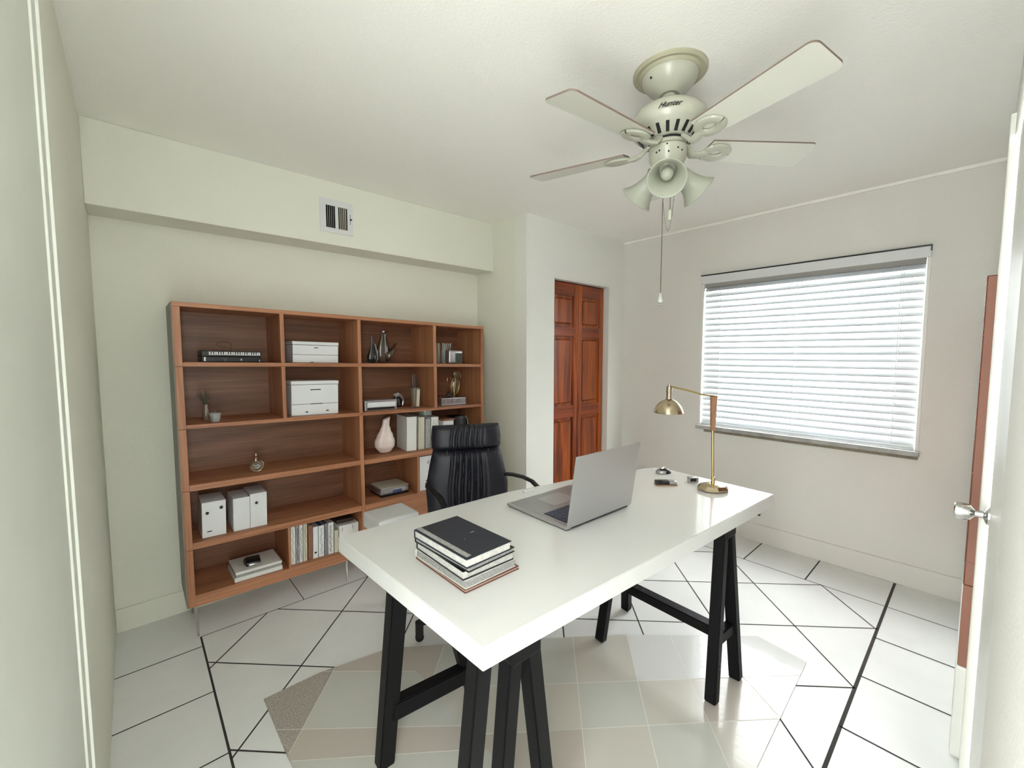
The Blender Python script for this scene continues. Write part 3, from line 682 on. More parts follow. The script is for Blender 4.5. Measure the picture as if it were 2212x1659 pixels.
MB().use('plastic_black').tube([(-0.018, -0.086, 0.182), (-0.027, -0.086, 0.190), (-0.018, -0.086, 0.205)], 0.002, 5).build('hook_mark', parent=t)

# bottom shelf
t = shelf_thing('catalogue', 'thick white catalogue with uneven pages lying flat on the bottom shelf', 'catalogue', 5, 0.455, 2.615, rz=0.02)
hh = 0.0
MB().use('white_book').box(-0.112, 0.112, -0.09, 0.10, 0.0, 0.022, 0.002).build('back_cover', parent=t, smooth=0)
MB().use('paper_grey').box(-0.106, 0.108, -0.086, 0.10, 0.0225, 0.036, 0.001).build('pages', parent=t, smooth=0)
MB().use('white_book').box(-0.108, 0.110, -0.088, 0.10, 0.0365, 0.050, 0.002).build('front_cover', parent=t, smooth=0)
t = shelf_thing('pocket_camera', 'small black pocket camera on the white catalogue', 'camera', 5, 0.440, 2.60, rz=-0.12, dz=0.052)
MB().use('plastic_black').box(-0.032, 0.036, -0.045, 0.045, 0, 0.020, 0.005).build('body', parent=t)
MB().use('chrome').tube([(-0.034, -0.045, 0.008), (-0.040, 0.0, 0.010), (-0.034, 0.04, 0.012)], 0.0035, 8).box(-0.02, 0.034, -0.049, -0.0455, 0.002, 0.012, 0.001).build('metal_edge', parent=t)
G5 = 'upright books on the bottom shelf'
bk = [('white book with a curled mark, first of the bottom row', 0.6165, 0.640, 0.223, 'white_book', 1),
      ('grey book crowded with dark print, second of the bottom row', 0.6415, 0.659, 0.222, 'concrete_cup', 3),
      ('slim pale grey book, third of the bottom row', 0.6605, 0.679, 0.218, 'white_book', 2),
      ('cream book before the brown one in the bottom row', 0.681, 0.703, 0.222, 'cream', 1),
      ('brown hardback between the cream and white books', 0.7075, 0.731, 0.200, 'brown_cover', 0),
      ('plain white book with a small black square on its spine', 0.734, 0.762, 0.186, 'white_card', 0),
      ('white book with a scrawled title on its spine', 0.7645, 0.796, 0.186, 'white_card', 2),
      ('slim book with dark blue top in the bottom row', 0.799, 0.817, 0.190, 'silver', 1),
      ('white book with black speckled spine in the bottom row', 0.819, 0.850, 0.190, 'white_book', 3),
      ('short cream book at the right end of the bottom row', 0.855, 0.878, 0.135, 'cream', 0)]
for i, (lab, x0, x1, h, cv, mk) in enumerate(bk):
    t = upright_book(lab, x0, x1, 2.545, 2.71, 5, h, cv, pages='blue_cover' if i in (6, 7) else 'paper', mark=mk, group=G5)
    if i == 5: MB().use('plastic_black').box(-0.006, 0.006, -0.0835, -0.0828, 0.028, 0.038).build('spine_mark', parent=t, smooth=0)
t = shelf_thing('leaning_binder', 'white binder under a brown book at the bottom shelf end', 'binder', 5, 0.948, 2.62)
MB().use('white_book').box(-0.06, 0.058, -0.065, 0.08, 0, 0.150, 0.003).build('body', parent=t, smooth=0)
for q in (-0.045, 0.02): MB().use('silver').box(q, q+0.005, -0.067, -0.0655, 0.115, 0.14).build('clip', parent=t, smooth=0)
t = shelf_thing('brown_book', 'dark brown book lying on the white binder', 'book', 5, 0.945, 2.65, dz=0.151)
MB().use('dark_brown').box(-0.055, 0.050, -0.055, 0.06, 0, 0.022, 0.002).build('cover', parent=t, smooth=0)

# white stool behind the desk
t = thing('stool', 'small white shell stool between bookshelf and desk, mostly hidden', 'stool', (1.052, 2.145, 0))
MB().use('white_card').box(-0.138, 0.100, -0.100, 0.110, 0.440, 0.528, 0.020, seg=4).build('seat', parent=t)
MB().use('dark_slot').box(-0.112, -0.080, -0.1015, -0.0995, 0.478, 0.490).build('slot', parent=t, smooth=0)
MB().use('chrome').tube([(0, 0, 0.006), (0, 0, 0.439)], 0.012, 14).build('pole', parent=t)
MB().use('white_card').lathe([(0, 0), (0.075, 0), (0.075, 0.005), (0.02, 0.012), (0, 0.014)], seg=32).build('base', parent=t)

# ---------------------------------------------------------------- floor mat
mp = [(0.335, 1.875), (0.55, 1.872), (0.84, 1.815), (1.25, 1.52), (1.75, 1.13), (2.243, 0.672), (2.213, 0.461), (1.50, 0.437), (0.75, 0.42), (0.36, 1.2), (0.339, 1.54)]
fm = MB().use('mat_a')
for k_ in ('mat_b', 'mat_c', 'mat_window_sheen', 'mat_speckle', 'mat_seam'): fm.mats.append(k_)
fm.prism(mp, 0.001, 0.006)
cutsR = [((1.478, 1.205), (1.08, 0.826)), ((1.822, 1.158), (1.262, 0.663)), ((2.173, 1.2), (1.44, 0.502)), ((1.232, 1.169), (1.878, 0.639)), ((1.106, 0.987), (1.787, 0.443)),
         ((1.077, 1.678), (0.895, 1.504)), ((1.889, 0.595), (1.791, 0.449))]
cutsL = [((0.612, 1.859), (0.338, 1.54)), ((0.339, 1.681), (0.61, 1.449)), ((0.613, 1.303), (0.805, 1.153)), ((0.597, 1.839), (0.749, 1.703))]
XS = 0.87
def cut(geom, a, n_):
    bmesh.ops.bisect_plane(fm.bm, geom=geom, plane_co=a, plane_no=n_)
cut(fm.bm.verts[:]+fm.bm.edges[:]+fm.bm.faces[:], (XS, 0, 0), (1, 0, 0))
for cs, left in ((cutsR, False), (cutsL, True)):
    for a, b_ in cs:
        n_ = Vector((-(b_[1]-a[1]), b_[0]-a[0], 0)).normalized()
        fs = [f for f in fm.bm.faces if (f.calc_center_median().x < XS) == left]
        es = list({e for f in fs for e in f.edges}); vs = list({v for f in fs for v in f.verts})
        cut(vs+es+fs, (*a, 0), n_)
L1 = cutsL[0]
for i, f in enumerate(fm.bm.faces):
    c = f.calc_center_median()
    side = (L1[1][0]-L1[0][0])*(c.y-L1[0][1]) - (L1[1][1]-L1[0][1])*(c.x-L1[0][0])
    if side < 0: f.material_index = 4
    elif c.x+c.y*0.3 > 2.0: f.material_index = 3  # cells towards the window paler: reflected window light put into their colour
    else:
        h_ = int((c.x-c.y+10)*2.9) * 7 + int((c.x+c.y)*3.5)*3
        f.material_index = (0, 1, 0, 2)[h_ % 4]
fm.use('mat_seam')
def inside(p):
    r = False; n_ = len(mp)
    for i in range(n_):
        (x1, y1), (x2, y2) = mp[i], mp[(i+1) % n_]
        if (y1 > p[1]) != (y2 > p[1]) and p[0] < (x2-x1)*(p[1]-y1)/(y2-y1)+x1: r = not r
    return r
for a, b_ in cutsL+cutsR:
    left = (a, b_) in cutsL
    a = Vector(a); b_ = Vector(b_); d = (b_-a).normalized(); t0 = None
    q = a - d*1.5
    for i in range(400):
        p = a - d*1.5 + d*(i*0.01)
        ok = inside(p) and ((p.x < XS) == left)
        if ok and t0 is None: t0 = p
        if t0 is not None and not ok:
            fm.strip([tuple(t0), tuple(p - d*0.01)], 0.0028, 0.0066); t0 = None; break
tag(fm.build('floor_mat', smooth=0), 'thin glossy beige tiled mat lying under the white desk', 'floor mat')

# ---------------------------------------------------------------- desk
ZT, ZB = 0.76, 0.703
dk = thing('desk', 'large glossy white desk on black trestle legs', 'desk', (1.35, 1.0, 0))
do = (-1.35, -1.0, 0)
poly = [(0.512, 1.482), (0.541, 0.696), (2.156, 0.604), (2.188, 1.150), (2.186, 1.180), (2.172, 1.208), (2.105, 1.238), (1.69, 1.362), (1.522, 1.392), (1.281, 1.442), (0.904, 1.462)]
MB().use('desk_white').prism(poly, ZB, ZT, 0.0025).build('tabletop', parent=dk, loc=do, smooth=25)
FZ = 0.006
def leg(p0, p1, wx=0.040, wy=0.045, xd=(1, 0, 0), name='leg'):
    MB().use('black_paint').bar(p0, p1, wx, wy, 0.004, xd).build(name, parent=dk, loc=do, smooth=0)
# right trestle
leg((1.668, 0.655, FZ+0.002), (1.742, 0.668, 0.690)); leg((1.876, 0.640, FZ+0.002), (1.800, 0.668, 0.690))
leg((1.640, 1.175, FZ+0.002), (1.742, 1.140, 0.690)); leg((1.955, 1.235, FZ+0.002), (1.800, 1.140, 0.690))
MB().use('black_paint').box(1.722, 1.820, 0.640, 1.165, 0.66, ZB-0.0005, 0.006).build('top_rail', parent=dk, loc=do, smooth=0)
MB().use('black_paint').bar((1.700, 0.665, 0.245), (1.850, 0.655, 0.245), 0.035, 0.05, 0.004, (0, 1, 0)).build('stretcher', parent=dk, loc=do, smooth=0)
MB().use('black_paint').bar((1.672, 1.165, 0.245), (1.915, 1.20, 0.245), 0.035, 0.05, 0.004, (0, 1, 0)).build('stretcher', parent=dk, loc=do, smooth=0)
MB().use('black_paint').bar((1.765, 0.655, 0.245), (1.790, 1.185, 0.245), 0.050, 0.045, 0.004, (1, 0, 0)).build('crossbar', parent=dk, loc=do, smooth=0)
# left trestle
leg((0.578, 1.292, FZ+0.002), (0.578, 1.165, 0.700), 0.055, 0.045)
leg((0.520, 0.78, FZ+0.002), (0.568, 0.742, 0.700), 0.046, 0.045)
leg((0.648, 0.79, FZ+0.002), (0.668, 0.742, 0.690), 0.044, 0.045)
leg((0.820, 0.75, FZ+0.002), (0.715, 0.735, 0.690), 0.046, 0.045)
leg((0.955, 1.275, 0.010), (0.715, 1.150, 0.690), 0.044, 0.045)
MB().use('black_paint').box(0.640, 0.735, 0.705, 1.215, 0.655, ZB-0.0005, 0.006).box(0.548, 0.640, 1.13, 1.20, 0.67, ZB-0.0005, 0.004).build('top_rail', parent=dk, loc=do, smooth=0)
MB().use('black_paint').bar((0.585, 1.245, 0.228), (0.880, 1.215, 0.228), 0.045, 0.062, 0.004, (0, 1, 0)).build('crossbar', parent=dk, loc=do, smooth=0)

# ---------------------------------------------------------------- books stacked on the desk
def flat_book(label, cx, cy_, wx, wy, z, h, cover, pages, rz, ct=0.003, cat='book'):
    t = thing('book', label, cat, (cx, cy_, z+0.0004), (0, 0, rz), 'books stacked on the desk')
    a, b_ = wx/2, wy/2
    m_ = MB().use(cover)
    m_.box(-a, a, -b_, b_, h-ct, h, 0.001); m_.box(-a, a, -b_, b_, 0, ct, 0.001); m_.box(-a, a, b_-ct, b_, ct, h-ct)
    m_.build('cover', parent=t, smooth=0)
    m_ = MB().use(pages).box(-a+0.003, a-0.003, -b_+0.003, b_-ct, ct, h-ct); m_.build('pages', parent=t, smooth=0)
    return t
z = ZT
flat_book('thin maroon and tan book at the bottom of the desk stack', 0.732, 1.022, 0.196, 0.262, z, 0.010, 'maroon', 'tan', 0.00, 0.002); z += 0.0108
flat_book('pale grey paperback second from the bottom of the stack', 0.726, 1.022, 0.186, 0.258, z, 0.024, 'white_book', 'paper_grey', 0.02, 0.0015); z += 0.0248
t = flat_book('cream-paged black hardback under the top books', 0.722, 1.020, 0.182, 0.252, z, 0.026, 'plastic_black', 'paper', -0.01, 0.003); z += 0.0268
t = flat_book('slim black book second from the top of the stack', 0.715, 1.012, 0.172, 0.262, z, 0.015, 'plastic_black', 'paper_grey', 0.05, 0.003); z += 0.0158
t = flat_book('dark navy hardback on top of the desk stack', 0.703, 1.006, 0.162, 0.262, z, 0.026, 'navy_cover', 'paper', 0.03, 0.003)
MB().use('paper_grey').box(-0.074, -0.058, -0.122, 0.131, 0.0262, 0.0272, 0.0004).build('worn_spine_strip', parent=t, smooth=0)
MB().use('silver').box(0.030, 0.044, -0.008, -0.004, 0.0261, 0.0266).lathe([(0, 0), (0.002, 0), (0, 0.001)], c=(-0.010, -0.03, 0.0262), seg=8).build('cover_mark', parent=t, smooth=0)

# ---------------------------------------------------------------- laptop
lt = thing('laptop', 'open silver laptop on the white desk, its lid facing the doorway', 'laptop', (1.335, 0.965, ZT+0.0005), (0, 0, R(-1.5)))
b0 = MB().use('aluminium').box(-0.198, 0.198, 0.0, 0.335, 0.004, 0.014, 0.004); b0.build('base', parent=lt, smooth=0)
MB().use('plastic_black').box(-0.192, 0.192, 0.006, 0.329, 0.0, 0.0039, 0.001).build('underside', parent=lt, smooth=0)
MB().use('deck_grey').box(-0.185, 0.185, 0.012, 0.325, 0.0141, 0.0146).build('deck', parent=lt, smooth=0)
MB().use('plastic_black').box(-0.165, 0.165, 0.020, 0.150, 0.0147, 0.0152).build('keyboard_well', parent=lt, smooth=0)
k = MB().use('keys')
for r in range(6):
    for c in range(15): k.box(-0.162+c*0.0217, -0.162+c*0.0217+0.0185, 0.023+r*0.021, 0.023+r*0.021+0.0175, 0.0152, 0.0172, 0.001, seg=1)
k.build('keys', parent=lt, smooth=0)
MB().use('aluminium').box(-0.07, 0.07, 0.180, 0.290, 0.0147, 0.0152).build('touchpad', parent=lt, smooth=0)
sc_ = MB().use('aluminium')
sc_.box(-0.198, 0.198, -0.004, 0.002, 0.0, 0.272, 0.003, rot=(R(8.5), 0, 0), piv=(0, 0, 0))
sp = sc_.build('lid', parent=lt, loc=(0, -0.002, 0.012), smooth=0)
MB().use('black_glass').box(-0.190, 0.190, 0.0021, 0.0028, 0.010, 0.264, rot=(R(8.5), 0, 0), piv=(0, 0, 0)).build('screen', parent=sp, smooth=0)
MB().use('plastic_black').tube([(-0.17, 0.0, 0.010), (0.17, 0.0, 0.010)], 0.005, 10).build('hinge', parent=lt)

# pen and small things on the desk
tag(MB().use('white_card').box(-0.035, 0.035, -0.008, 0.008, 0, 0.006, 0.0025).build('white_stick', loc=(1.355, 1.385, ZT+0.0005), rot=(0, 0, R(-4))), 'small white stick lying at the back edge of the desk', 'stick')
t = thing('computer_mouse', 'dark grey computer mouse near the far corner of the desk', 'mouse', (2.100, 1.118, ZT+0.0005), (0, 0, R(-35)))
MB().use('silver').lathe([(0, 0), (0.038, 0), (0.040, 0.006), (0.034, 0.016), (0.020, 0.023), (0, 0.025)], seg=28, sx=1.0, sy=0.75).build('body', parent=t)
MB().use('plastic_black').lathe([(0.041, 0.0025), (0.0412, 0.007), (0.030, 0.0205), (0.016, 0.0255), (0.0, 0.027)], c=(0.004, -0.004, 0), seg=28, sx=0.96, sy=0.62).build('top_shell', parent=t)
MB().use('chrome').tube([(-0.012, -0.01, 0.026), (0.010, 0.008, 0.0275), (0.032, 0.010, 0.018)], 0.0035, 8).build('scroll_groove', parent=t)
t = thing('stapler', 'black and silver stapler on a copper base beside the laptop', 'stapler', (1.918, 1.005, ZT+0.0005), (0, 0, R(-42)))
MB().use('copper_wood').box(-0.052, 0.052, -0.020, 0.020, 0, 0.005, 0.002).build('base', parent=t, smooth=0)
MB().use('plastic_black').box(-0.052, 0.012, -0.017, 0.017, 0.0055, 0.024, 0.006).build('body', parent=t)
MB().use('silver').box(0.0125, 0.050, -0.017, 0.017, 0.0055, 0.022, 0.006).build('head', parent=t)
t = thing('small_clock', 'small silver and black desk clock beside the lamp base', 'clock', (2.062, 0.938, ZT+0.0005), (0, 0, R(-40)))
MB().use('silver').box(-0.024, 0.024, -0.014, 0.014, 0, 0.026, 0.004).build('case', parent=t)
MB().use('plastic_black').box(-0.019, 0.012, -0.0155, -0.0142, 0.006, 0.021, 0.0006).build('face', parent=t, smooth=0)

# ---------------------------------------------------------------- desk lamp
lx, ly = 2.010, 0.818
lm = thing('desk_lamp', 'brass desk lamp with a dome shade and a long arm', 'lamp', (lx, ly, ZT+0.0005))
MB().use('brass').lathe([(0, 0), (0.060, 0), (0.066, 0.004), (0.066, 0.010), (0.054, 0.024), (0.032, 0.032), (0.0, 0.034)], seg=8, sx=1.12, sy=0.88, rot=(0, 0, R(-42))).build('base', parent=lm, smooth=20)
MB().use('brass_gold').tube([(0, 0, 0.028), (-0.002, 0.001, 0.06), (-0.0135, 0.004, 0.30)], 0.0060, 14).tube([(0, 0, 0.02), (0, 0, 0.062)], 0.009, 12).build('pole', parent=lm)
m_ = MB().use('copper_wood')
n0 = len(m_.bm.faces); A = []
for (hw, hd, zz, cx) in ((0.0075, 0.0085, 0.285, -0.0135), (0.010, 0.0085, 0.36, -0.014), (0.0125, 0.0085, 0.442, -0.014)):
    u = Vector((math.cos(R(-42)), math.sin(R(-42)), 0)); v_ = Vector((-u.y, u.x, 0))
    A.append([m_.bm.verts.new(Vector((cx, 0.004, zz)) + u*a*hw + v_*b_*hd) for a, b_ in ((-1,-1), (1,-1), (1,1), (-1,1))])
for p, q in zip(A, A[1:]):
    for i in range(4): m_.bm.faces.new((p[i], p[(i+1) % 4], q[(i+1) % 4], q[i]))
m_.bm.faces.new(A[0]); m_.bm.faces.new(list(reversed(A[-1]))); m_._tag(n0)
m_.build('upper_post', parent=lm, smooth=0)['label'] = 'copper brown tapered top of the lamp post'
hx, hy = 1.838-lx, 0.958-ly
MB().use('brass_gold').tube([(0.004, -0.003, 0.442), (-0.05, 0.045, 0.452), (hx*0.62, hy*0.62, 0.472), (hx*0.95, hy*0.95, 0.488), (hx, hy, 0.490)], 0.0042, 10).build('arm', parent=lm)
sh = MB().use('brass').lathe([(0.0, 0.432), (0.014, 0.431), (0.030, 0.424), (0.046, 0.410), (0.058, 0.392), (0.065, 0.371), (0.066, 0.368)], c=(hx, hy, 0), seg=40).build('shade', parent=lm, thick=0.0012)
MB().use('shade_white').lathe([(0.0, 0.4295), (0.014, 0.4285), (0.029, 0.4215), (0.0445, 0.408), (0.0565, 0.390), (0.0635, 0.3705)], c=(hx, hy, 0), seg=40).build('shade_lining', parent=sh)
MB().use('brass').lathe([(0, 0.500), (0.006, 0.499), (0.007, 0.492), (0.012, 0.490), (0.012, 0.474), (0.0135, 0.472), (0.0135, 0.464), (0.012, 0.462), (0.012, 0.440), (0.015, 0.432)], c=(hx, hy, 0), seg=20).build('socket', parent=lm)
MB().use('lit_bulb').lathe([(0, 0.428), (0.010, 0.422), (0.020, 0.406), (0.018, 0.392), (0.008, 0.384), (0, 0.382)], c=(hx, hy, 0), seg=18).build('bulb', parent=lm)

# ---------------------------------------------------------------- office chair
ca = R(-26)
ch = thing('office_chair', 'high-backed black leather office chair behind the white desk', 'chair', (1.240, 1.610, 0), (0, 0, ca))
# local frame: sitter faces -Y; backrest stands at local y about +0.33
yb = 0.325; xo = 0.0
def halfw(z):
    pts = [(0.40, 0.205), (0.50, 0.225), (0.66, 0.236), (0.80, 0.208), (0.868, 0.190), (0.872, 0.198), (0.93, 0.200), (0.985, 0.194), (0.995, 0.190)]
    for (a, ra), (b_, rb) in zip(pts, pts[1:]):
        if z <= b_: return ra + (rb-ra)*max(0, (z-a))/(b_-a)
    return pts[-1][1]
def cushion(z0, z1, depth, pleat, amp, nu=72, nv=18, bulge=0.02):
    def f(u, v_):
        z = z0+(z1-z0)*v_; hw = halfw(z)
        # closed outline round the cushion: front face, then back face
        front = u < 0.5
        q = 1-4*u if front else -3+4*u
        q = math.sin(q*PI/2)*0.35 + q*0.65
        x = hw*q
        edge = (1-(2*v_-1)**8)**0.5 if 0 < v_ < 1 else 0
        y = depth*(1-abs(q)**7)**0.5*(-1 if front else 1)*edge
        lean = (z-0.5)*0.14
        if front:
            y -= bulge*(1-q*q)*edge
            if abs(q) < pleat: y += amp*(1.6-2.2*abs(math.sin(x/hw*PI*6.5 + 0.5*math.sin(v_*5))))*edge*(1-(abs(q)/pleat)**4)
        return Vector((x+xo, yb+y+lean, z))
    return f
MB().use('leather').grid(cushion(0.42, 0.868, 0.032, 0.56, 0.0075, 120, 20), 260, 22, True).build('backrest', parent=ch, smooth=80)
MB().use('leather').grid(cushion(0.862, 0.998, 0.044, 0.60, 0.0048, 120, 14, 0.014), 260, 18, True).build('headrest', parent=ch, smooth=80)
m_ = MB().use('leather_light')
for sg in (-1, 1):
    m_.tube([(sg*0.118+xo, yb-0.030+(z_-0.5)*0.14, z_) for z_ in (0.5, 0.6, 0.7, 0.8, 0.86)], 0.0045, 6)
    m_.tube([(sg*(0.118+0.05*math.sin(q*PI/2))+xo, yb-0.028+(0.72-0.22*q-0.5)*0.14, 0.72-0.22*q) for q in (0, 0.2, 0.4, 0.6, 0.8, 1)], 0.004, 6)
m_.build('piping', parent=ch)
def seatf(u, v_):
    th = 2*PI*u; c_, s_ = math.cos(th), math.sin(th)
    e = (1-abs(2*v_-1)**4)**0.35 if 0 < v_ < 1 else 0.0
    return Vector((0.24*abs(c_)**0.45*(1 if c_ > 0 else -1)*(0.5+0.5*e), 0.03+0.24*abs(s_)**0.45*(1 if s_ > 0 else -1)*(0.5+0.5*e), 0.40+0.095*v_))
sb_ = MB().use('leather').grid(seatf, 48, 10, True)
sb_.build('seat', parent=ch, smooth=80)
MB().use('leather').box(-0.20, 0.20, -0.17, 0.24, 0.405, 0.485, 0.03, seg=3).build('seat_cushion', parent=ch)
for pts in ([(0.215, yb+0.02, 0.705), (0.255, yb-0.02, 0.708), (0.305, yb-0.055, 0.700), (0.345, yb-0.10, 0.684), (0.362, yb-0.17, 0.664), (0.355, yb-0.25, 0.645)],
            [(-0.222, yb+0.0, 0.690), (-0.228, yb-0.05, 0.688), (-0.205, yb-0.11, 0.676), (-0.178, yb-0.16, 0.660), (-0.165, yb-0.23, 0.640), (-0.17, yb-0.30, 0.625)]):
    a = MB().use('plastic_black').tube(pts, 0.017, 10, flat=0.62)
    e = pts[-1]; a.tube([e, (e[0]*1.02, e[1]-0.015, e[2]-0.05), (e[0]*0.95, e[1]+0.06, 0.47), (e[0]*0.75, e[1]+0.08, 0.42)], 0.012, 8)
    a.build('armrest', parent=ch)
MB().use('plastic_black').tube([(0, 0.03, 0.12), (0, 0.03, 0.40)], 0.028, 14).box(-0.10, 0.10, -0.06, 0.14, 0.375, 0.402, 0.004).bar((0, 0.10, 0.39), (0, yb+0.03, 0.44), 0.07, 0.02, 0.003).build('gas_column', parent=ch)
fa = []
for i in range(5):
    a = R(190-26*-1 + 72*i) if False else R(182 + 72*i)
    ex, ey = 0.30*math.cos(a), 0.03+0.30*math.sin(a)
    MB().use('plastic_black').bar((0, 0.03, 0.125), (ex, ey, 0.105), 0.045, 0.028, 0.006, (-math.sin(a), math.cos(a), 0)).build('base_arm', parent=ch)
    q = MB().use('plastic_black').tube([(ex, ey, 0.105), (ex, ey, 0.05), (ex, ey, 0.028)], 0.020, 14)
    q.lathe([(0, -0.013), (0.018, -0.013), (0.021, -0.008), (0.021, 0.008), (0.018, 0.013), (0, 0.013)], c=(ex, ey, 0.0285), rot=(PI/2, 0, a), seg=18)
    q.build('caster', parent=ch)

# ---------------------------------------------------------------- ceiling fan
fx, fy = 1.500, 0.812
fan = thing('ceiling_fan', 'cream five-bladed ceiling fan with three bell lamp shades', 'ceiling fan', (fx, fy, CZ))
z_ = lambda z: z-CZ
MB().use('medallion').lathe([(0, -0.0005), (0.128, -0.0005), (0.128, -0.006), (0.120, -0.012), (0.108, -0.010), (0.100, -0.018), (0.088, -0.014), (0.0, -0.014)], seg=64).build('ceiling_medallion', parent=fan)
cn = MB().use('fan_cream').lathe([(0.098, -0.014), (0.098, -0.020), (0.092, -0.036), (0.074, -0.058), (0.046, -0.073), (0.040, -0.080), (0.036, -0.082), (0.022, -0.078), (0, -0.078)], seg=48).build('canopy', parent=fan)
MB().use('dark_slot').lathe([(0, 0), (0.004, 0), (0.003, 0.003), (0, 0.003)], c=(-0.086, 0.024, -0.042), rot=(0, -PI/2-0.4, 0), seg=10).build('screw', parent=cn)
MB().use('fan_cream').lathe([(0, -0.076), (0.024, -0.080), (0.026, -0.090), (0.018, -0.098), (0.013, -0.100), (0.013, -0.125), (0, -0.125)], seg=28).build('down_rod', parent=fan)
mo = MB().use('fan_cream').lathe([(0, -0.120), (0.045, -0.121), (0.082, -0.128), (0.110, -0.140), (0.127, -0.157), (0.134, -0.178), (0.133, -0.198), (0.124, -0.210), (0.110, -0.220), (0.086, -0.240), (0.070, -0.245), (0, -0.245)], seg=64).build('motor_housing', parent=fan)
sv = MB().use('dark_slot')
for i in range(20):
    a = 2*PI*(i+0.5)/20
    if True:
        r = 0.098; sv.box(r-0.013, r+0.013, -0.0058, 0.0058, -0.2325, -0.2275, rot=(0, 0, 0), piv=(0, 0, 0))
        n_ = 8; sv.bm.verts.ensure_lookup_table()
        for v in sv.bm.verts[-n_:]:
            co = v.co.copy(); q = (co.x-r); co.z += q*0.92
            v.co = Matrix.Rotation(a, 3, 'Z') @ co
sv.build('vent_slots', parent=mo, smooth=0)
MB().use('fan_cream').lathe([(0.0, -0.242), (0.062, -0.242), (0.064, -0.262), (0.055, -0.266), (0, -0.266)], seg=40).build('flywheel', parent=fan)
MB().use('dark_slot').lathe([(0.0630, -0.2465), (0.0685, -0.2465), (0.0685, -0.2515), (0.0630, -0.2515), (0.0630, -0.2465)], seg=48).build('dark_gap', parent=fan)
sw = MB().use('fan_cream').lathe([(0, -0.264), (0.060, -0.265), (0.066, -0.270), (0.065, -0.305), (0.058, -0.318), (0.054, -0.336), (0.036, -0.350), (0.0, -0.356)], seg=40).build('switch_housing', parent=fan)
sc2 = MB().use('dark_slot')
for a, zz in ((206, -0.276), (211, -0.302), (240, -0.290), (255, -0.296), (183, -0.293), (173, -0.296)):
    sc2.lathe([(0, 0), (0.0035, 0), (0.003, 0.002), (0, 0.002)], c=(0.0645*math.cos(R(a)), 0.0645*math.sin(R(a)), zz), rot=(0, PI/2, R(a)), seg=8)
sc2.build('screws', parent=sw)
# maker's script mark on the motor
try:
    fc = bpy.data.curves.new('script_mark', 'FONT'); fc.body = 'Hunter'; fc.size = 0.034; fc.shear = 0.6; fc.extrude = 0.0004; fc.align_x = 'CENTER'; fc.offset = 0.0007
    fo = bpy.data.objects.new('script_mark_text', fc); COL.objects.link(fo)
    bpy.context.view_layer.update()
    me = bpy.data.meshes.new_from_object(fo.evaluated_get(bpy.context.evaluated_depsgraph_get()))
    bpy.data.objects.remove(fo)
    for v in me.vertices:
        # wrap the flat word round the dome
        ang = v.co.x*0.72/0.133; hz = v.co.y - 0.012
        zz = -0.178 + hz*0.72
        prof = [(-0.128, 0.082), (-0.140, 0.110), (-0.157, 0.127), (-0.178, 0.134), (-0.198, 0.133), (-0.210, 0.124)]
        r = 0.126
        for (za, ra), (zb_, rb) in zip(prof, prof[1:]):
            if zb_ <= zz <= za: r = ra + (rb-ra)*(za-zz)/(za-zb_)
        r += 0.0030 + max(0, v.co.z)
        a = R(209) + ang
        v.co = Vector((r*math.cos(a), r*math.sin(a), zz))
    me.materials.clear(); me.materials.append(M['plastic_black'])
    lo = bpy.data.objects.new('script_mark', me); COL.objects.link(lo); lo.parent = mo
except Exception as e:
    print('mark failed', repr(e))
# blades
def blade_shape():
    L0, L1, wd0, wd1 = 0.150, 0.545, 0.052, 0.066; r_ = 0.022
    pts = [(L0, -wd0), (L0+0.01, -wd0)]
    for a in range(-90, 1, 15): pts.append((L1-r_+r_*math.cos(R(a)), -wd1+r_+r_*math.sin(R(a))))
    for a in range(0, 91, 15): pts.append((L1-r_+r_*math.cos(R(a)), wd1-r_+r_*math.sin(R(a))))
    pts += [(L0+0.01, wd0), (L0, wd0), (L0-0.008, 0)]
    return pts
ZBL = z_(2.150)
for i, az in enumerate((-107.5, -36, 36, 107.5, 174)):
    pit = -12
    bm_ = MB().use('blade_cream').prism(blade_shape(), 0.0, 0.006)
    bm_.mats.append('blade_edge'); bm_.bm.normal_update()
    for f in bm_.bm.faces:
        if f.normal.z > -0.5: f.material_index = 1
    bl_ = bm_.build('blade', parent=fan, loc=(0, 0, ZBL), rot=Euler((R(pit), 0, 0)), smooth=0)
    bl_.rotation_euler = (Matrix.Rotation(R(az), 3, 'Z') @ Matrix.Rotation(R(pit), 3, 'X')).to_euler()
    ir = MB().use('fan_cream')
    # S-shaped arm from the flywheel to the blade root
    ir.tube([(0.050, 0.0, 0.028), (0.075, 0.006, 0.012), (0.098, 0.016, -0.008), (0.120, 0.010, -0.012), (0.150, 0.0, -0.008)], 0.016, 10, flat=0.55)
    ring = []
    for t_ in range(0, 361, 15):
        ring.append((0.184+0.038*math.cos(R(t_)), 0.030*math.sin(R(t_)), -0.006))
    ir.tube(ring, 0.017, 10, flat=0.45, cap=False)
    io = ir.build('blade_iron', parent=fan, loc=(0, 0, ZBL)); io.rotation_euler = bl_.rotation_euler
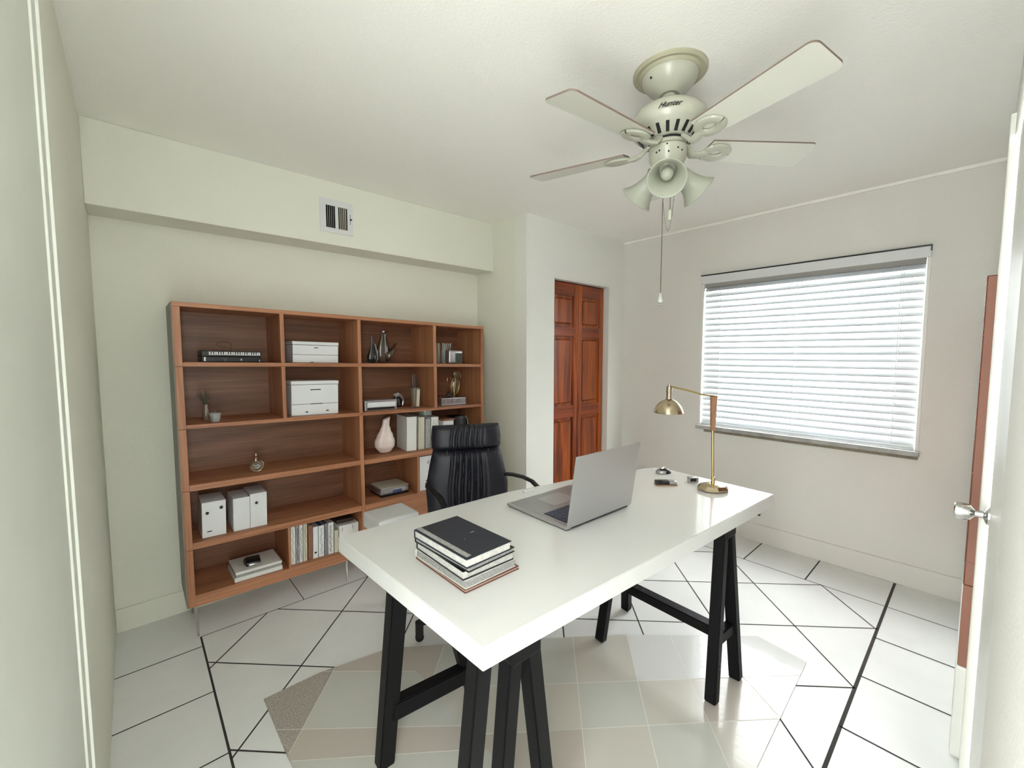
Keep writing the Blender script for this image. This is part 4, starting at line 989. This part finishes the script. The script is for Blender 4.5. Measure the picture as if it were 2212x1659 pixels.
# lamp shades
for k_, az in enumerate((208, 208-117, 208+117)):
    tilt = 48 if k_ == 0 else 50
    d = Vector((math.cos(R(az))*math.sin(R(tilt)), math.sin(R(az))*math.sin(R(tilt)), -math.cos(R(tilt))))
    o_ = Vector((0.036*math.cos(R(az)), 0.036*math.sin(R(az)), -0.340))
    rot = d.to_track_quat('Z', 'Y').to_euler()
    hd = thing('x', None, None); bpy.data.objects.remove(hd)
    so = MB().use('fan_cream').lathe([(0, -0.008), (0.016, -0.006), (0.021, 0.004), (0.024, 0.018), (0.027, 0.030), (0.024, 0.032), (0, 0.032)], seg=28).build('lamp_holder', parent=fan, loc=o_); so.rotation_euler = rot
    MB().use('dark_slot').lathe([(0, 0), (0.003, 0), (0.002, 0.006), (0, 0.007)], c=(0.024, 0, 0.02), rot=(0, PI/2, 0), seg=8).build('thumb_screw', parent=so)
    sh_ = MB().use('frosted').lathe([(0.026, 0.020), (0.029, 0.026), (0.031, 0.040), (0.034, 0.058), (0.040, 0.078), (0.050, 0.098), (0.062, 0.114), (0.066, 0.118)], seg=44).build('lamp_shade', parent=fan, loc=o_, thick=0.003); sh_.rotation_euler = rot
    bu = MB().use('frosted').lathe([(0.011, 0.032), (0.012, 0.045), (0.018, 0.058), (0.023, 0.072), (0.021, 0.084), (0.012, 0.094), (0, 0.097)], seg=22).build('bulb', parent=fan, loc=o_); bu.rotation_euler = rot
# pull chains
cam_r = Vector((math.sin(R(48)), -math.cos(R(48)), 0))     # direction across the fan as seen from the doorway
def chain(name, u, z0, z1, r=0.0013, v_=0.0):
    p = cam_r*u + Vector((-0.02, -0.01, 0))
    MB().use('chain').tube([(p.x, p.y, z_(z0)), (p.x, p.y, z_(z1))], r, 6).build(name, parent=fan)
    return p
p = chain('pull_chain', -0.013, 2.075, 1.620, 0.0015)
MB().use('clear_glass').lathe([(0, 0), (0.005, 0.0), (0.006, -0.014), (0.0095, -0.026), (0.007, -0.034), (0, -0.038)], c=(p.x, p.y, z_(1.625)), seg=12).lathe([(0, 0), (0.005, -0.004), (0, -0.010)], c=(p.x, p.y, z_(1.587)), seg=10).build('chain_fob', parent=fan)
p = chain('pull_chain', 0.014, 2.075, 1.925, 0.0015)
MB().use('fan_cream').lathe([(0, 0), (0.005, -0.001), (0.0068, -0.008), (0.0068, -0.034), (0.005, -0.038), (0, -0.038)], c=(p.x, p.y, z_(1.926)), seg=14).build('chain_fob', parent=fan)
lp = []
for q in range(25):
    t_ = -1+2*q/24; uu = 0.0075+0.030*t_*(1-0.25*(1-abs(t_))); lp.append((cam_r.x*uu-0.02, cam_r.y*uu-0.01, z_(1.850)+(abs(t_)**2.2)*0.225))
MB().use('chain').tube(lp, 0.0009, 6).build('looped_wire', parent=fan)

# ---------------------------------------------------------------- small wall things
t = thing('wall_outlet', 'small white wall outlet low under the window, past the desk corner', 'outlet', (XR-0.001, 1.062, 0.218))
MB().use('trim_white').box(-0.006, 0, -0.030, 0.030, -0.022, 0.022, 0.002).build('plate', parent=t, smooth=0)
MB().use('dark_slot').box(-0.022, -0.006, -0.022, 0.000, -0.014, 0.014, 0.003).build('plug', parent=t, smooth=0)
